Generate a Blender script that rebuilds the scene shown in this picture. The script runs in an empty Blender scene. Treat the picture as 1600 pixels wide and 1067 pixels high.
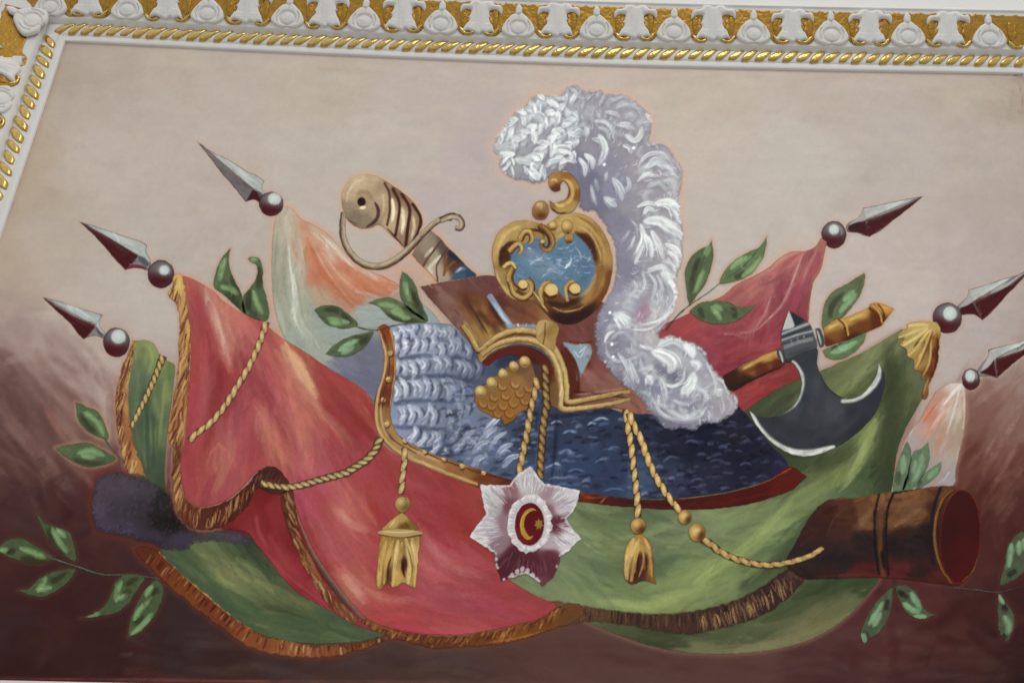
import bpy, math, random
import numpy as np
from mathutils import Matrix, Vector

# ------------------------------------------------------------------ camera
sc = bpy.context.scene
F_PX, PITCH, ROLL, DIST = 1520.0, math.radians(29.3), math.radians(1.2), 3.04
ZC = 3.2                                   # height of the picture centre above the floor
_r = np.array([1.0, 0, 0]); _u = np.array([0, -math.sin(PITCH), math.cos(PITCH)])
_f = np.array([0, math.cos(PITCH), math.sin(PITCH)])
CR = math.cos(ROLL) * _r + math.sin(ROLL) * _u
CU = -math.sin(ROLL) * _r + math.cos(ROLL) * _u
CAM = np.array([0, 0, ZC]) - DIST * _f
cam_d = bpy.data.cameras.new('camera'); cam = bpy.data.objects.new('camera', cam_d)
sc.collection.objects.link(cam); sc.camera = cam
cam_d.sensor_width = 36; cam_d.lens = 36 * F_PX / 1600; cam_d.clip_end = 100
M = Matrix.Identity(4)
for i in range(3):
    M[i][0] = CR[i]; M[i][1] = CU[i]; M[i][2] = -_f[i]; M[i][3] = CAM[i]
cam.matrix_world = M

# ------------------------------------------------------------------ light: a dim room, with an area lamp set high for highlights on the gilding
w = bpy.data.worlds.new('World'); sc.world = w; w.use_nodes = True
wn = w.node_tree                          # room seen as a soft surround: dim floor, paler walls and ceiling
_tc = wn.nodes.new('ShaderNodeTexCoord'); _sx = wn.nodes.new('ShaderNodeSeparateXYZ'); _mr = wn.nodes.new('ShaderNodeMapRange'); _rp = wn.nodes.new('ShaderNodeValToRGB')
wn.links.new(_tc.outputs['Generated'], _sx.inputs[0]); wn.links.new(_sx.outputs[2], _mr.inputs[0]); _mr.inputs[1].default_value = -1; _mr.inputs[2].default_value = 1
wn.links.new(_mr.outputs[0], _rp.inputs[0]); _e = _rp.color_ramp.elements
for _p, _v in ((.12, .285), (.5, .345), (.70, .41), (.82, .76), (1.0, .84)):
    _n = _e[0] if _p == .12 else (_e[1] if _p == 1.0 else _e.new(_p)); _n.position = _p; _n.color = (_v, _v * .995, _v * .98, 1)
wn.links.new(_rp.outputs[0], wn.nodes['Background'].inputs[0]); wn.nodes['Background'].inputs[1].default_value = 1.0
def area(name, loc, aim, sx, sy, power, col):
    d = bpy.data.lights.new(name, 'AREA'); d.shape = 'RECTANGLE'; d.size = sx; d.size_y = sy
    d.energy = power; d.color = col
    o = bpy.data.objects.new(name, d); sc.collection.objects.link(o); o.location = loc
    o.rotation_euler = (Vector(aim) - Vector(loc)).to_track_quat('-Z', 'Y').to_euler()
    return o
area('ceiling_lamp', (1.3, -3.6, 7.3), (0, 0, 3.4), 2.6, 1.9, 47, (1.0, 0.97, 0.93))
sc.view_settings.view_transform = 'Standard'; sc.view_settings.look = 'None'
sc.view_settings.exposure = 0.22; sc.view_settings.gamma = 1; sc.view_settings.use_curve_mapping = False
sc.cycles.max_bounces = 6; sc.cycles.transparent_max_bounces = 24
KLIT = 0.695                                # light falling on the panel: paint colour = seen colour / this

# ------------------------------------------------------------------ picture plane
def U(px, py, h=0.0):
    """a point of the traced design -> point on the wall (X, Z), h metres proud of it"""
    px = np.asarray(px, float); py = np.asarray(py, float)
    a = (px - 800) / F_PX; b = -(py - 533.5) / F_PX
    d = a[..., None] * CR + b[..., None] * CU + _f
    t = (-h - CAM[1]) / d[..., 1]
    p = CAM + d * t[..., None]
    return p[..., 0], p[..., 2]

rng = np.random.default_rng(7); random.seed(7)
C = sc.collection

# ------------------------------------------------------------------ materials
def mat(name):
    m = bpy.data.materials.new(name); m.use_nodes = True
    nt = m.node_tree; return m, nt, nt.nodes['Principled BSDF']
def node(nt, t, **k):
    n = nt.nodes.new(t)
    for a, v in k.items():
        if a in n.inputs: n.inputs[a].default_value = v
        else: setattr(n, a, v)
    return n
def ramp(nt, src, stops):
    r = nt.nodes.new('ShaderNodeValToRGB'); nt.links.new(src, r.inputs[0])
    e = r.color_ramp.elements
    while len(e) < len(stops): e.new(0.5)
    for k, (p, c) in enumerate(stops):
        e[k].position = p; e[k].color = (*c, 1) if len(c) == 3 else c
    return r.outputs[0]
def noise(nt, scale, detail=4, rough=0.55, mapping=None):
    tc = nt.nodes.new('ShaderNodeTexCoord'); n = node(nt, 'ShaderNodeTexNoise')
    n.inputs['Scale'].default_value = scale; n.inputs['Detail'].default_value = detail; n.inputs['Roughness'].default_value = rough
    if mapping:
        mp = nt.nodes.new('ShaderNodeMapping'); mp.inputs['Scale'].default_value = mapping
        nt.links.new(tc.outputs['Object'], mp.inputs[0]); nt.links.new(mp.outputs[0], n.inputs[0])
    else: nt.links.new(tc.outputs['Object'], n.inputs[0])
    return n.outputs[0]
def bump(nt, bs, srcs):
    prev = None
    for s, strength, dist in srcs:
        b = node(nt, 'ShaderNodeBump'); b.inputs['Strength'].default_value = strength; b.inputs['Distance'].default_value = dist
        nt.links.new(s, b.inputs['Height'])
        if prev: nt.links.new(prev, b.inputs['Normal'])
        prev = b.outputs[0]
    nt.links.new(prev, bs.inputs['Normal'])

# oil paint: colour comes from the painted strokes (per-vertex), the material adds grain, tooth and sheen
PAINT, nt, bs = mat('oil_paint')
at = node(nt, 'ShaderNodeAttribute', attribute_name='Col')
n1 = noise(nt, 9, 6, .6); n2 = noise(nt, 260, 3, .6); n3 = noise(nt, 60, 4, .6, (1, 1, 3.0))
r1 = ramp(nt, n1, [(.25, (.965, .965, .965)), (.75, (1.03, 1.03, 1.03))])
r2 = ramp(nt, n2, [(.3, (.975, .975, .975)), (.7, (1.025, 1.025, 1.025))])
def mul(a, b):
    x = nt.nodes.new('ShaderNodeMix'); x.data_type = 'RGBA'; x.blend_type = 'MULTIPLY'; x.inputs[0].default_value = 1; x.clamp_result = False
    nt.links.new(a, x.inputs[6]); nt.links.new(b, x.inputs[7]); return x.outputs[2]
nt.links.new(mul(mul(at.outputs['Color'], r1), r2), bs.inputs['Base Color'])
bs.inputs['Roughness'].default_value = .5; bs.inputs['Specular IOR Level'].default_value = .12
nt.links.new(at.outputs['Alpha'], bs.inputs['Alpha'])
bump(nt, bs, [(n3, .08, .004), (n2, .10, .0012)])

PLASTER, nt, bs = mat('white_plaster')
a1 = noise(nt, 5, 5, .6); a2 = noise(nt, 120, 4, .6)
nt.links.new(ramp(nt, a1, [(.25, (.755, .745, .72)), (.75, (.82, .81, .785))]), bs.inputs['Base Color'])
bs.inputs['Roughness'].default_value = .62; bs.inputs['Specular IOR Level'].default_value = .3
bump(nt, bs, [(a1, .15, .01), (a2, .10, .0015)])

def gold_mat(name, c0, c1, rough, bmp):
    m, nt, bs = mat(name)
    a1 = noise(nt, 38, 5, .65); a2 = noise(nt, 170, 4, .65)
    nt.links.new(ramp(nt, a1, [(.3, c0), (.7, c1)]), bs.inputs['Base Color'])
    bs.inputs['Metallic'].default_value = 1.0
    nt.links.new(ramp(nt, a2, [(.3, (rough * .75,) * 3), (.75, (rough * 1.5,) * 3)]), bs.inputs['Roughness'])
    bump(nt, bs, [(a1, .35, .004), (a2, bmp, .0018)])
    return m
GOLD = gold_mat('gilded_rope', (.47, .315, .08), (.74, .54, .20), .13, .22)
GOLDG = gold_mat('gilded_ground', (.33, .18, .032), (.46, .265, .055), .32, .28)
# ------------------------------------------------------------------ painting engine: strokes laid on fine vertex grids
def P(s):
    out = []
    for t in s.split():
        sh = t.endswith('*')
        x, y = t.rstrip('*').split(',')
        out.append((float(x), float(y), sh))
    return out
def crom(pts, closed, step=3.0):
    n = len(pts); q = np.array([p[:2] for p in pts], float); sharp = [bool(len(p) > 2 and p[2]) for p in pts]
    res = []
    for i in range(n if closed else n - 1):
        j = (i + 1) % n
        p0 = q[i - 1] if (i > 0 or closed) else q[i]; p3 = q[(j + 1) % n] if (closed or j + 1 < n) else q[j]
        a, b = q[i], q[j]; L = np.hypot(*(b - a))
        if L < 1e-6: continue
        def tang(pm, pc, pn, sh):
            if sh: return None
            d1 = np.hypot(*(pc - pm)) + 1e-6; d2 = np.hypot(*(pn - pc)) + 1e-6
            t = (pn - pm) / (d1 + d2)
            return t * L
        m0 = tang(p0, a, b, sharp[i]); m1 = tang(a, b, p3, sharp[j])
        m0 = (b - a) if m0 is None else m0; m1 = (b - a) if m1 is None else m1
        k = max(1, int(math.ceil(L / step))); t = (np.arange(k) / k)[:, None]
        h = (2*t**3 - 3*t**2 + 1) * a + (t**3 - 2*t**2 + t) * m0 + (-2*t**3 + 3*t**2) * b + (t**3 - t**2) * m1
        res.append(h)
    if not closed: res.append(q[-1:])
    return np.vstack(res)
def hx(s):
    s = s.lstrip('#'); return np.array([int(s[i:i+2], 16) / 255 for i in (0, 2, 4)])
def lin(c): return np.where(c <= .04045, c / 12.92, ((np.maximum(c, 0) + .055) / 1.055) ** 2.4)
_lat = rng.random((64, 256, 256)).astype(np.float32)
def vnoise(x, y, seed=0):
    L = _lat[seed % 64]; xi = np.floor(x).astype(int); yi = np.floor(y).astype(int)
    fx = x - xi; fy = y - yi; fx = fx*fx*(3-2*fx); fy = fy*fy*(3-2*fy)
    x0 = xi & 255; x1 = (xi + 1) & 255; y0 = yi & 255; y1 = (yi + 1) & 255
    return (L[y0, x0]*(1-fx) + L[y0, x1]*fx)*(1-fy) + (L[y1, x0]*(1-fx) + L[y1, x1]*fx)*fy
def fbm(x, y, seed=0, o=3):
    v = 0; a = .5
    for k in range(o): v = v + a * vnoise(x * 2**k, y * 2**k, seed + k); a *= .5
    return v / (1 - .5**o)
def inside(poly, gx, gy):
    """scanline parity of grid nodes"""
    x1 = poly[:, 0]; y1 = poly[:, 1]; x2 = np.roll(x1, -1); y2 = np.roll(y1, -1)
    m = np.zeros((len(gy), len(gx)), bool)
    for r, y in enumerate(gy):
        k = (y1 <= y) != (y2 <= y)
        if not k.any(): continue
        xs = np.sort(x1[k] + (y - y1[k]) / (y2[k] - y1[k]) * (x2[k] - x1[k]))
        m[r] = (np.searchsorted(xs, gx) % 2) == 1
    return m
def segdist(pts, X, Y, closed):
    """distance, param (0..1), signed lateral offset to a polyline for flat arrays X, Y"""
    a = pts; b = np.roll(pts, -1, 0)
    if not closed: a = a[:-1]; b = b[:-1]
    d = b - a; L2 = (d**2).sum(1) + 1e-12; L = np.sqrt(L2); cum = np.concatenate([[0], np.cumsum(L)])
    best = np.full(X.shape, 1e9); T = np.zeros(X.shape); S = np.zeros(X.shape); NX = np.zeros(X.shape); NY = np.zeros(X.shape)
    for i in range(len(a)):
        rx = X - a[i, 0]; ry = Y - a[i, 1]
        t = np.clip((rx * d[i, 0] + ry * d[i, 1]) / L2[i], 0, 1)
        qx = a[i, 0] + t * d[i, 0]; qy = a[i, 1] + t * d[i, 1]
        dd = (X - qx)**2 + (Y - qy)**2
        k = dd < best
        best[k] = dd[k]; T[k] = (cum[i] + t[k] * L[i]) / cum[-1]; S[k] = ((rx * d[i, 1] - ry * d[i, 0]) / L[i])[k]
        NX[k] = qx[k]; NY[k] = qy[k]
    return np.sqrt(best), T, S, NX, NY, cum[-1]
def ribbon(pts, wa, wb=None, wm=None):
    """outline of a band along a path; widths at start / end / middle"""
    c = crom(P(pts) if isinstance(pts, str) else pts, False, 4)
    wb = wa if wb is None else wb; wm = (wa + wb) / 2 if wm is None else wm
    t = np.linspace(0, 1, len(c)); w = np.interp(t, [0, .5, 1], [wa, wm, wb]) / 2
    g = np.gradient(c, axis=0); g /= np.hypot(g[:, 0], g[:, 1])[:, None] + 1e-9
    n = np.stack([-g[:, 1], g[:, 0]], 1) * w[:, None]
    return [(*p, False) for p in c + n] + [(*p, False) for p in (c - n)[::-1]]
def ell(x, y, rx, ry, ang=0, n=20):
    a = np.linspace(0, 2*np.pi, n, endpoint=False); ca, sa = math.cos(math.radians(ang)), math.sin(math.radians(ang))
    return [(x + rx*math.cos(t)*ca - ry*math.sin(t)*sa, y + rx*math.cos(t)*sa + ry*math.sin(t)*ca, False) for t in a]

class Lay:
    """one painted shape: an outline, a fine grid of vertices inside it and the paint on them"""
    n = 0
    def __init__(s, outline, base='#808080', g=1.7, jit=.5, box=None):
        Lay.n += 1; s.seed = Lay.n * 3
        s.pts = P(outline) if isinstance(outline, str) else outline
        o = crom(s.pts, True, 2.5)
        if jit:
            k = np.arange(len(o)); gr = np.roll(o, -1, 0) - np.roll(o, 1, 0); gr /= np.hypot(gr[:, 0], gr[:, 1])[:, None] + 1e-9
            nn = (fbm(k * .35, k * 0 + s.seed * 7.3, s.seed, 3) - .5) * 2 * jit * 1.6
            o = o + np.stack([-gr[:, 1], gr[:, 0]], 1) * nn[:, None]
        s.o = o; s.g = g
        x0, y0 = o.min(0) - g * 1.5; x1, y1 = o.max(0) + g * 1.5
        s.gx = np.arange(x0, x1 + g, g); s.gy = np.arange(y0, y1 + g, g)
        s.X, s.Y = np.meshgrid(s.gx, s.gy)
        s.C = np.empty(s.X.shape + (3,)); s.C[:] = hx(base)
        s.H = np.zeros(s.X.shape)
    def _win(s, xs, ys, pad):
        i0 = max(0, int((xs.min() - pad - s.gx[0]) / s.g)); i1 = min(len(s.gx), int((xs.max() + pad - s.gx[0]) / s.g) + 2)
        j0 = max(0, int((ys.min() - pad - s.gy[0]) / s.g)); j1 = min(len(s.gy), int((ys.max() + pad - s.gy[0]) / s.g) + 2)
        return None if i1 <= i0 or j1 <= j0 else (slice(j0, j1), slice(i0, i1))
    def idw(s, ctrl, p=3.0, wob=10):
        """blend traced colour samples over the whole shape"""
        if isinstance(ctrl, str):
            c = []
            for t in ctrl.split():
                xy, col = t.split('#'); x, y = xy.split(','); c.append((float(x), float(y), hx(col)))
        else: c = ctrl
        X = s.X + (fbm(s.X / 45, s.Y / 45, s.seed) - .5) * 2 * wob; Y = s.Y + (fbm(s.X / 45, s.Y / 45, s.seed + 9) - .5) * 2 * wob
        W = 0; A = 0
        for x, y, col in c:
            ww = 1.0 / (((X - x)**2 + (Y - y)**2 + 60) ** (p * .72)); W = W + ww; A = A + ww[..., None] * col
        s.C = A / W[..., None]; return s
    def s(s, pts, w, col, a=1.0, soft=.5, tp='be', br=.0, imp=0.0):
        """brush stroke; tp: taper at (b)eginning / (e)nd; br: dry-brush bristle amount"""
        c = crom(P(pts) if isinstance(pts, str) else pts, False, max(3.0, w * .8))
        if len(c) < 2: return s
        win = s._win(c[:, 0], c[:, 1], w)
        if win is None: return s
        X = s.X[win]; Y = s.Y[win]
        d, T, S, _, _, L = segdist(c, X.ravel(), Y.ravel(), False)
        wt = np.ones_like(T)
        k0 = .12 if w < 6 else .42
        if 'b' in tp: wt = wt * np.minimum(1, k0 + np.sqrt(T / .38) * (1.12 - k0))
        if 'e' in tp: wt = wt * np.minimum(1, k0 + np.sqrt((1 - T) / .42) * (1.12 - k0))
        if 'E' in tp: wt = wt * np.clip(1 - T, 0.05, 1) ** .7
        hw = np.maximum(w * .5 * (1 + .9 * max(0, soft - .5)) * wt, .35)
        al = np.clip((hw - d) / np.maximum(hw * soft, .8) + .5 * (soft < .4), 0, 1); al = al * al * (3 - 2 * al)
        if soft >= .7 and 'b' in tp: q_ = np.clip(T / .22, 0, 1) * np.clip((1 - T) / .3, 0, 1); al = al * q_ * (2 - q_)
        if br > 0:
            Lay.n += 1
            nz = vnoise(S * .9 + 50, T * L * .06 + 9, Lay.n) * .6 + vnoise(S * .35 + 50, T * L * .16 + 9, Lay.n + 1) * .4
            al = al * np.clip(1 - br * 2.2 * np.clip(nz - .38 + .25 * T * ('e' in tp), 0, 1), 0, 1)
        al = (al * a).reshape(X.shape)
        col = hx(col) if isinstance(col, str) else col
        s.C[win] += (col - s.C[win]) * al[..., None]
        if imp: s.H[win] = np.maximum(s.H[win], al * imp)
        return s
    def m(s, txt):
        """several strokes: 'width color alpha soft taper bristle | points' per line"""
        for ln in txt.strip().splitlines():
            if '|' not in ln: continue
            h, pts = ln.split('|'); h = h.split()
            s.s(pts, float(h[0]), h[1], float(h[2]) if len(h) > 2 else 1, float(h[3]) if len(h) > 3 else .5, h[4] if len(h) > 4 else 'be', float(h[5]) if len(h) > 5 else 0)
        return s
    def b(s, x, y, rx, ry, ang, col, a=1.0, hard=0):
        R = max(rx, ry) * (2.2 if not hard else 1.2); win = s._win(np.array([x]), np.array([y]), R)
        if win is None: return s
        dx = s.X[win] - x; dy = s.Y[win] - y; ca, sa = math.cos(math.radians(ang)), math.sin(math.radians(ang))
        r = np.sqrt(((dx*ca + dy*sa) / rx)**2 + ((-dx*sa + dy*ca) / ry)**2)
        al = np.exp(-(r**2) * 1.1) if not hard else np.clip((1 - r) * min(rx, ry) / 1.6 + .5, 0, 1)
        s.C[win] += (hx(col) - s.C[win]) * (al * a)[..., None]; return s
    def poly(s, pts, col, a=1.0, soft=1.2):
        o = crom(P(pts) if isinstance(pts, str) else pts, True, 3)
        win = s._win(o[:, 0], o[:, 1], soft + 2)
        if win is None: return s
        X = s.X[win]; Y = s.Y[win]
        ins = inside(o, X[0], Y[:, 0]); d = segdist(o, X.ravel(), Y.ravel(), True)[0].reshape(X.shape)
        al = np.clip(np.where(ins, d, -d) / (2 * soft) + .5, 0, 1) * a
        s.C[win] += (hx(col) - s.C[win]) * al[..., None]; return s
    def brush(s, paths, n, ln, w, jit=.07, a=.6, br=.6, dev=10, clip=True):
        """go over the paint with short bristly dabs that follow the given directions and pick up the local colour"""
        c = [crom(P(p), False, 6) for p in paths]; g = np.vstack([np.gradient(q, axis=0) for q in c]); c = np.vstack(c); r = np.random.default_rng(s.seed + 77)
        C0 = s.C.copy(); ny, nx = s.X.shape; ins = inside(s.o, s.gx, s.gy) if clip else np.ones((ny, nx), bool); jj, ii = np.nonzero(ins)
        for _ in range(n):
            q = int(r.integers(len(jj))); j, i = jj[q], ii[q]; x, y = s.X[j, i], s.Y[j, i]
            k = np.argmin((c[:, 0] - x)**2 + (c[:, 1] - y)**2); t = math.atan2(g[k, 1], g[k, 0]) + math.radians(r.normal(0, dev)); l = ln * r.uniform(.5, 1.3) / 2; b = r.normal(0, l * .15)
            col = np.clip(C0[j, i] * (1 + r.normal(0, jit)) + r.normal(0, jit * .12, 3), 0, 1); dx, dy = math.cos(t) * l, math.sin(t) * l
            s.s([(x - dx, y - dy, False), (x - dy / l * b, y + dx / l * b, False), (x + dx, y + dy, False)], w * r.uniform(.5, 1.5), col, a * r.uniform(.5, 1.2), .6, 'be', br)
        return s
    def soften(s, r, a):
        """drag a dry brush over wet paint: blend neighbours"""
        for ax in (0, 1):
            B = sum(np.roll(s.C, k, ax) for k in range(-r, r + 1)) / (2 * r + 1); s.C = s.C + (B - s.C) * a
        return s
    def lock(s, pts, w, col, a=.9, dark='77748a', n=None):
        """a lock of feather: fine barbs fanning out side by side along a curve"""
        c = crom(P(pts) if isinstance(pts, str) else pts, False, 4); g = np.gradient(c, axis=0); g /= np.hypot(g[:, 0], g[:, 1])[:, None] + 1e-9; nn = np.stack([-g[:, 1], g[:, 0]], 1); r = np.random.default_rng(int(abs(c[0, 0] * 13 + c[0, 1] * 7 + w)))
        t = np.linspace(0, 1, len(c))[:, None]; col = hx(col)
        s.s([(x, y, False) for x, y in c + nn * w * .35 + 1.5], w * 1.05, dark, .35, .8, 'be', .3)
        s.s([(x, y, False) for x, y in c], w * .95, col, a * .62, .55, 'be', .35)
        for _ in range(n or max(4, int(w * 1.1))):
            o = r.uniform(-.62, .62) * w; sp = .45 + .75 * t; e = r.uniform(.75, 1.15); m = max(2, int(len(c) * min(1, e))); i0 = int(r.integers(0, max(1, len(c) // 4)))
            p = (c + nn * o * sp)[i0:m]
            if len(p) < 2: continue
            k = r.uniform(.72, 1.12); s.s([(x, y, False) for x, y in p[::max(1, len(p) // 5)]], r.uniform(1.2, 2.6), np.clip(col * k, 0, .9), a * r.uniform(.4, .9), .6, 'be', .45)
        return s
    def edge(s, w, col, a=.6, side=None):
        """darker or warmer paint along the outline; side=(dx,dy) restricts it to edges facing that way"""
        d, NX, NY = edged(s.o, s.X.ravel(), s.Y.ravel(), w + 1, True)
        al = np.clip(1 - d / w, 0, 1) * a
        if side is not None:
            cx, cy = s.o.mean(0); vx = NX - cx; vy = NY - cy; l = np.hypot(vx, vy) + 1e-6
            al = al * np.clip((vx * side[0] + vy * side[1]) / l / math.hypot(*side) * 1.5, 0, 1)
        al = al.reshape(s.X.shape); s.C += (hx(col) - s.C) * al[..., None]; return s
    def grain(s, amp, sx, sy, ang=0, seed=0):
        ca, sa = math.cos(math.radians(ang)), math.sin(math.radians(ang))
        u = s.X * ca + s.Y * sa; v = -s.X * sa + s.Y * ca
        s.C *= (1 + (fbm(u / sx, v / sy, s.seed + 5 + seed, 3) - .5) * 2 * amp)[..., None]; return s
    def hatch(s, path, n, spread, ln, w, cols, a=.5, soft=.8, br=.5, seed=None, dev=6, tp='be'):
        """n loose strokes running along a path, scattered sideways"""
        c = crom(P(path), False, 4); N = len(c); r = np.random.default_rng(s.seed + n + int(c[0, 0]) if seed is None else seed)
        g = np.gradient(c, axis=0); g /= np.hypot(g[:, 0], g[:, 1])[:, None] + 1e-9
        for _ in range(n):
            k = max(2, int(ln * r.uniform(.6, 1.3) / 4)); i0 = int(r.integers(-k // 3, max(1, N - k // 2))); ids = np.clip(np.arange(i0, i0 + k), 0, N - 1)
            ids = np.unique(ids)
            if len(ids) < 2: continue
            o = r.normal(0, spread); ds = np.linspace(0, r.normal(0, dev), len(ids))
            p = c[ids] + np.stack([-g[ids, 1], g[ids, 0]], 1) * (o + ds)[:, None]
            p = p[::max(1, len(p) // 5)]
            if len(p) < 2: continue
            s.s([(x, y, False) for x, y in p], w * 1.45 * r.uniform(.5, 1.6), cols[int(r.integers(len(cols)))], a * .8 * r.uniform(.5, 1.2), .95, tp, br * .7)
        return s
    def mesh(s, name, lvl, parent=None, label=None, material=None, soft=1.6, rag=.5, sat=.92, con=1.1, gr=.04, tint=None):
        mn = s.C.reshape(-1, 3).mean(0); s.C = mn + (s.C - mn) * con
        if gr: s.C *= (1 + (fbm(s.X / 2.6, s.Y / 2.6, s.seed + 11, 2) - .5) * gr * 1.6 + (fbm(s.X / 9, s.Y / 7, s.seed + 13, 2) - .5) * gr)[..., None]
        ins = inside(s.o, s.gx, s.gy)
        cell = ins[:-1, :-1] | ins[1:, :-1] | ins[:-1, 1:] | ins[1:, 1:]
        use = np.zeros_like(ins); use[:-1, :-1] |= cell; use[1:, :-1] |= cell; use[:-1, 1:] |= cell; use[1:, 1:] |= cell
        X = s.X.copy(); Y = s.Y.copy()
        k = use & ~ins
        if k.any():
            _, _, _, nx, ny, _ = segdist(s.o, X[k], Y[k], True); X[k] = nx; Y[k] = ny
        idx = np.full(ins.shape, -1); idx[use] = np.arange(use.sum())
        j, i = np.nonzero(cell)
        q = np.stack([idx[j + 1, i], idx[j + 1, i + 1], idx[j, i + 1], idx[j, i]], 1)
        wx, wz = U(X[use], Y[use])
        hgt = lvl * LV + s.H[use]
        v = np.stack([wx, -hgt, wz], 1) - MURAL0
        c = np.clip(s.C[use] * (np.array(tint) if tint else 1), 0, 1); lum = (c @ np.array([.3, .59, .11]))[:, None]; c = np.maximum(lin(np.clip(lum + (c - lum) * sat, 0, 1)) - .006, .0025) / KLIT
        al = np.ones(len(c))
        if soft:                              # paint thins out at the brush edge
            d = edged(s.o, X[use], Y[use], soft * 2 + 2)
            nz = fbm(X[use] / 3.2, Y[use] / 3.2, s.seed + 2, 2)
            al = np.clip((np.where(ins[use], d, 0) + .25) / (soft * (1 + rag * 2.2 * (nz - .35))) , 0, 1)
        return mk(name, v, q, parent, label, material or PAINT, np.concatenate([c, al[:, None]], 1))

LV = 0.00005
def edged(o, x, y, far, full=False):
    """distance to a long outline, only worked out near it"""
    d = np.full(x.shape, 99.0); NX = np.zeros(x.shape); NY = np.zeros(x.shape)
    for i in range(0, len(o), 16):
        seg = o[np.arange(i, i + 17) % len(o)]
        k = np.nonzero((x > seg[:, 0].min() - far) & (x < seg[:, 0].max() + far) & (y > seg[:, 1].min() - far) & (y < seg[:, 1].max() + far))[0]
        if len(k):
            dd, _, _, nx, ny, _ = segdist(seg, x[k], y[k], False); m = dd < d[k]; k = k[m]; d[k] = dd[m]; NX[k] = nx[m]; NY[k] = ny[m]
    return (d, NX, NY) if full else d
def mk(name, v, q, parent, label, material, col=None, smooth=True):
    me = bpy.data.meshes.new(name); q = np.asarray(q, np.int32); n, kk = q.shape
    me.vertices.add(len(v)); me.vertices.foreach_set('co', np.asarray(v, np.float32).ravel())
    me.loops.add(n * kk); me.loops.foreach_set('vertex_index', q.ravel())
    me.polygons.add(n); me.polygons.foreach_set('loop_start', np.arange(0, n * kk, kk, dtype=np.int32))
    me.polygons.foreach_set('loop_total', np.full(n, kk, np.int32))
    if smooth: me.polygons.foreach_set('use_smooth', np.ones(n, bool))
    if col is not None:
        a = me.attributes.new('Col', 'FLOAT_COLOR', 'POINT'); a.data.foreach_set('color', (col if col.shape[1] == 4 else np.concatenate([col, np.ones((len(col), 1))], 1)).astype(np.float32).ravel())
    me.update(); me.materials.append(material)
    o = bpy.data.objects.new(name, me); C.objects.link(o)
    if parent is not None: o.parent = parent
    if label: o['label'] = label
    return o
def thing(name, label, cat, loc):
    o = bpy.data.objects.new(name, None); C.objects.link(o); o.location = loc; o.empty_display_size = .1
    o['label'] = label; o['category'] = cat; return o
MURAL0 = np.array([0.0, 0.0, 2.1])
mural = thing('mural_painting', 'oil mural of a trophy of arms with helmet, plume, banners and spears', 'mural', MURAL0)
# ------------------------------------------------------------------ moulded plaster frame around the panel
EX = [(104, 67), (180, 70.5), (250, 74), (400, 82), (600, 91), (800, 99.5), (1000, 105.5), (1200, 110), (1400, 114), (1597, 117.5)]
ex, ez = U([p[0] for p in EX], [p[1] for p in EX])
ex[0] = -1.695; XR, ZB = float(ex[-1]), 2.158
kk = np.linspace(ex[0], XR, 61); top = np.stack([kk, np.interp(kk, ex, ez)], 1)
sm = np.convolve(np.pad(top[:, 1], 4, 'edge'), np.ones(9) / 9, 'valid'); top[4:-4, 1] = sm[4:-4]
path = np.vstack([[[ex[0], ZB]], [[ex[0], z] for z in np.linspace(ZB + .3, top[0, 1] - .3, 6)], top, [[XR, z] for z in np.linspace(top[-1, 1] - .3, ZB + .3, 6)], [[XR, ZB]]])
N = len(path)
def seg_n(a, b):
    t = (b - a) / np.hypot(*(b - a)); return np.array([-t[1], t[0]])   # outward: left of travel (up, right, down)
nrm = []
for i in range(N):
    a = seg_n(path[i - 1], path[i]); b = seg_n(path[i], path[(i + 1) % N]); m = a + b; nrm.append(m / (m @ a))
nrm = np.array(nrm)
def sweep(prof):
    prof = np.array(prof); K = len(prof)
    p = path[:, None, :] + nrm[:, None, :] * prof[None, :, :1]
    y = -np.broadcast_to(prof[None, :, 1], (N, K))
    v = np.stack([p[..., 0], y, p[..., 1]], -1).reshape(-1, 3)
    q = [(i * K + k, i * K + k + 1, ((i + 1) % N) * K + k + 1, ((i + 1) % N) * K + k) for i in range(N) for k in range(K - 1)]
    return v, q
FR0 = np.array([0, 0, ZB])
frame = thing('plaster_frame', 'white plaster picture frame with gilded rope and leaf moulding around the mural', 'frame', FR0)
def part(name, prof, m, parent, smooth=False):
    v, q = sweep(prof); o = mk(name, v - FR0, q, parent, None, m, smooth=smooth)
    if smooth:
        pass
    return o
arc = lambda u0, u1, h0, h1, n=10: [(u0 + (u1 - u0) * (1 - math.cos(t)) / 2, h0 + (h1 - h0) * math.sin(t)) for t in np.linspace(0, math.pi, n)]
fillet = part('inner_fillet', [(.0006, -.004), (.0006, .009), (.0022, .0108), (.014, .0115), (.027, .0108)], PLASTER, frame)
BU0, BU1, BH0, BH1 = .0265, .0825, .0108, .0270
rope = part('rope_moulding', arc(BU0, BU1, BH0 - .003, BH1 - .0065, 14), PLASTER, frame, True)
LU0, LH0, LU1, LH1 = .094, .034, .235, .085
cav = part('cove_band', [(.0820, .0105), (.0832, .0150), (.0855, .0205), (.0885, .0265), (.091, .0305), (LU0, LH0)], PLASTER, frame, True)
leafm = part('leaf_moulding', [(LU0, LH0), (LU0 + .03, LH0 + .0085), ((LU0 + LU1) / 2, (LH0 + LH1) / 2 - .002), (LU1, LH1)], PLASTER, frame, True)
part('outer_fillet', [(LU1 - .001, LH1 - .0005), (LU1 + .001, LH1 + .005), (LU1 + .011, LH1 + .006), (LU1 + .012, .056), (LU1 + .018, .054), (LU1 + .019, .04)], PLASTER, frame)

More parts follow.
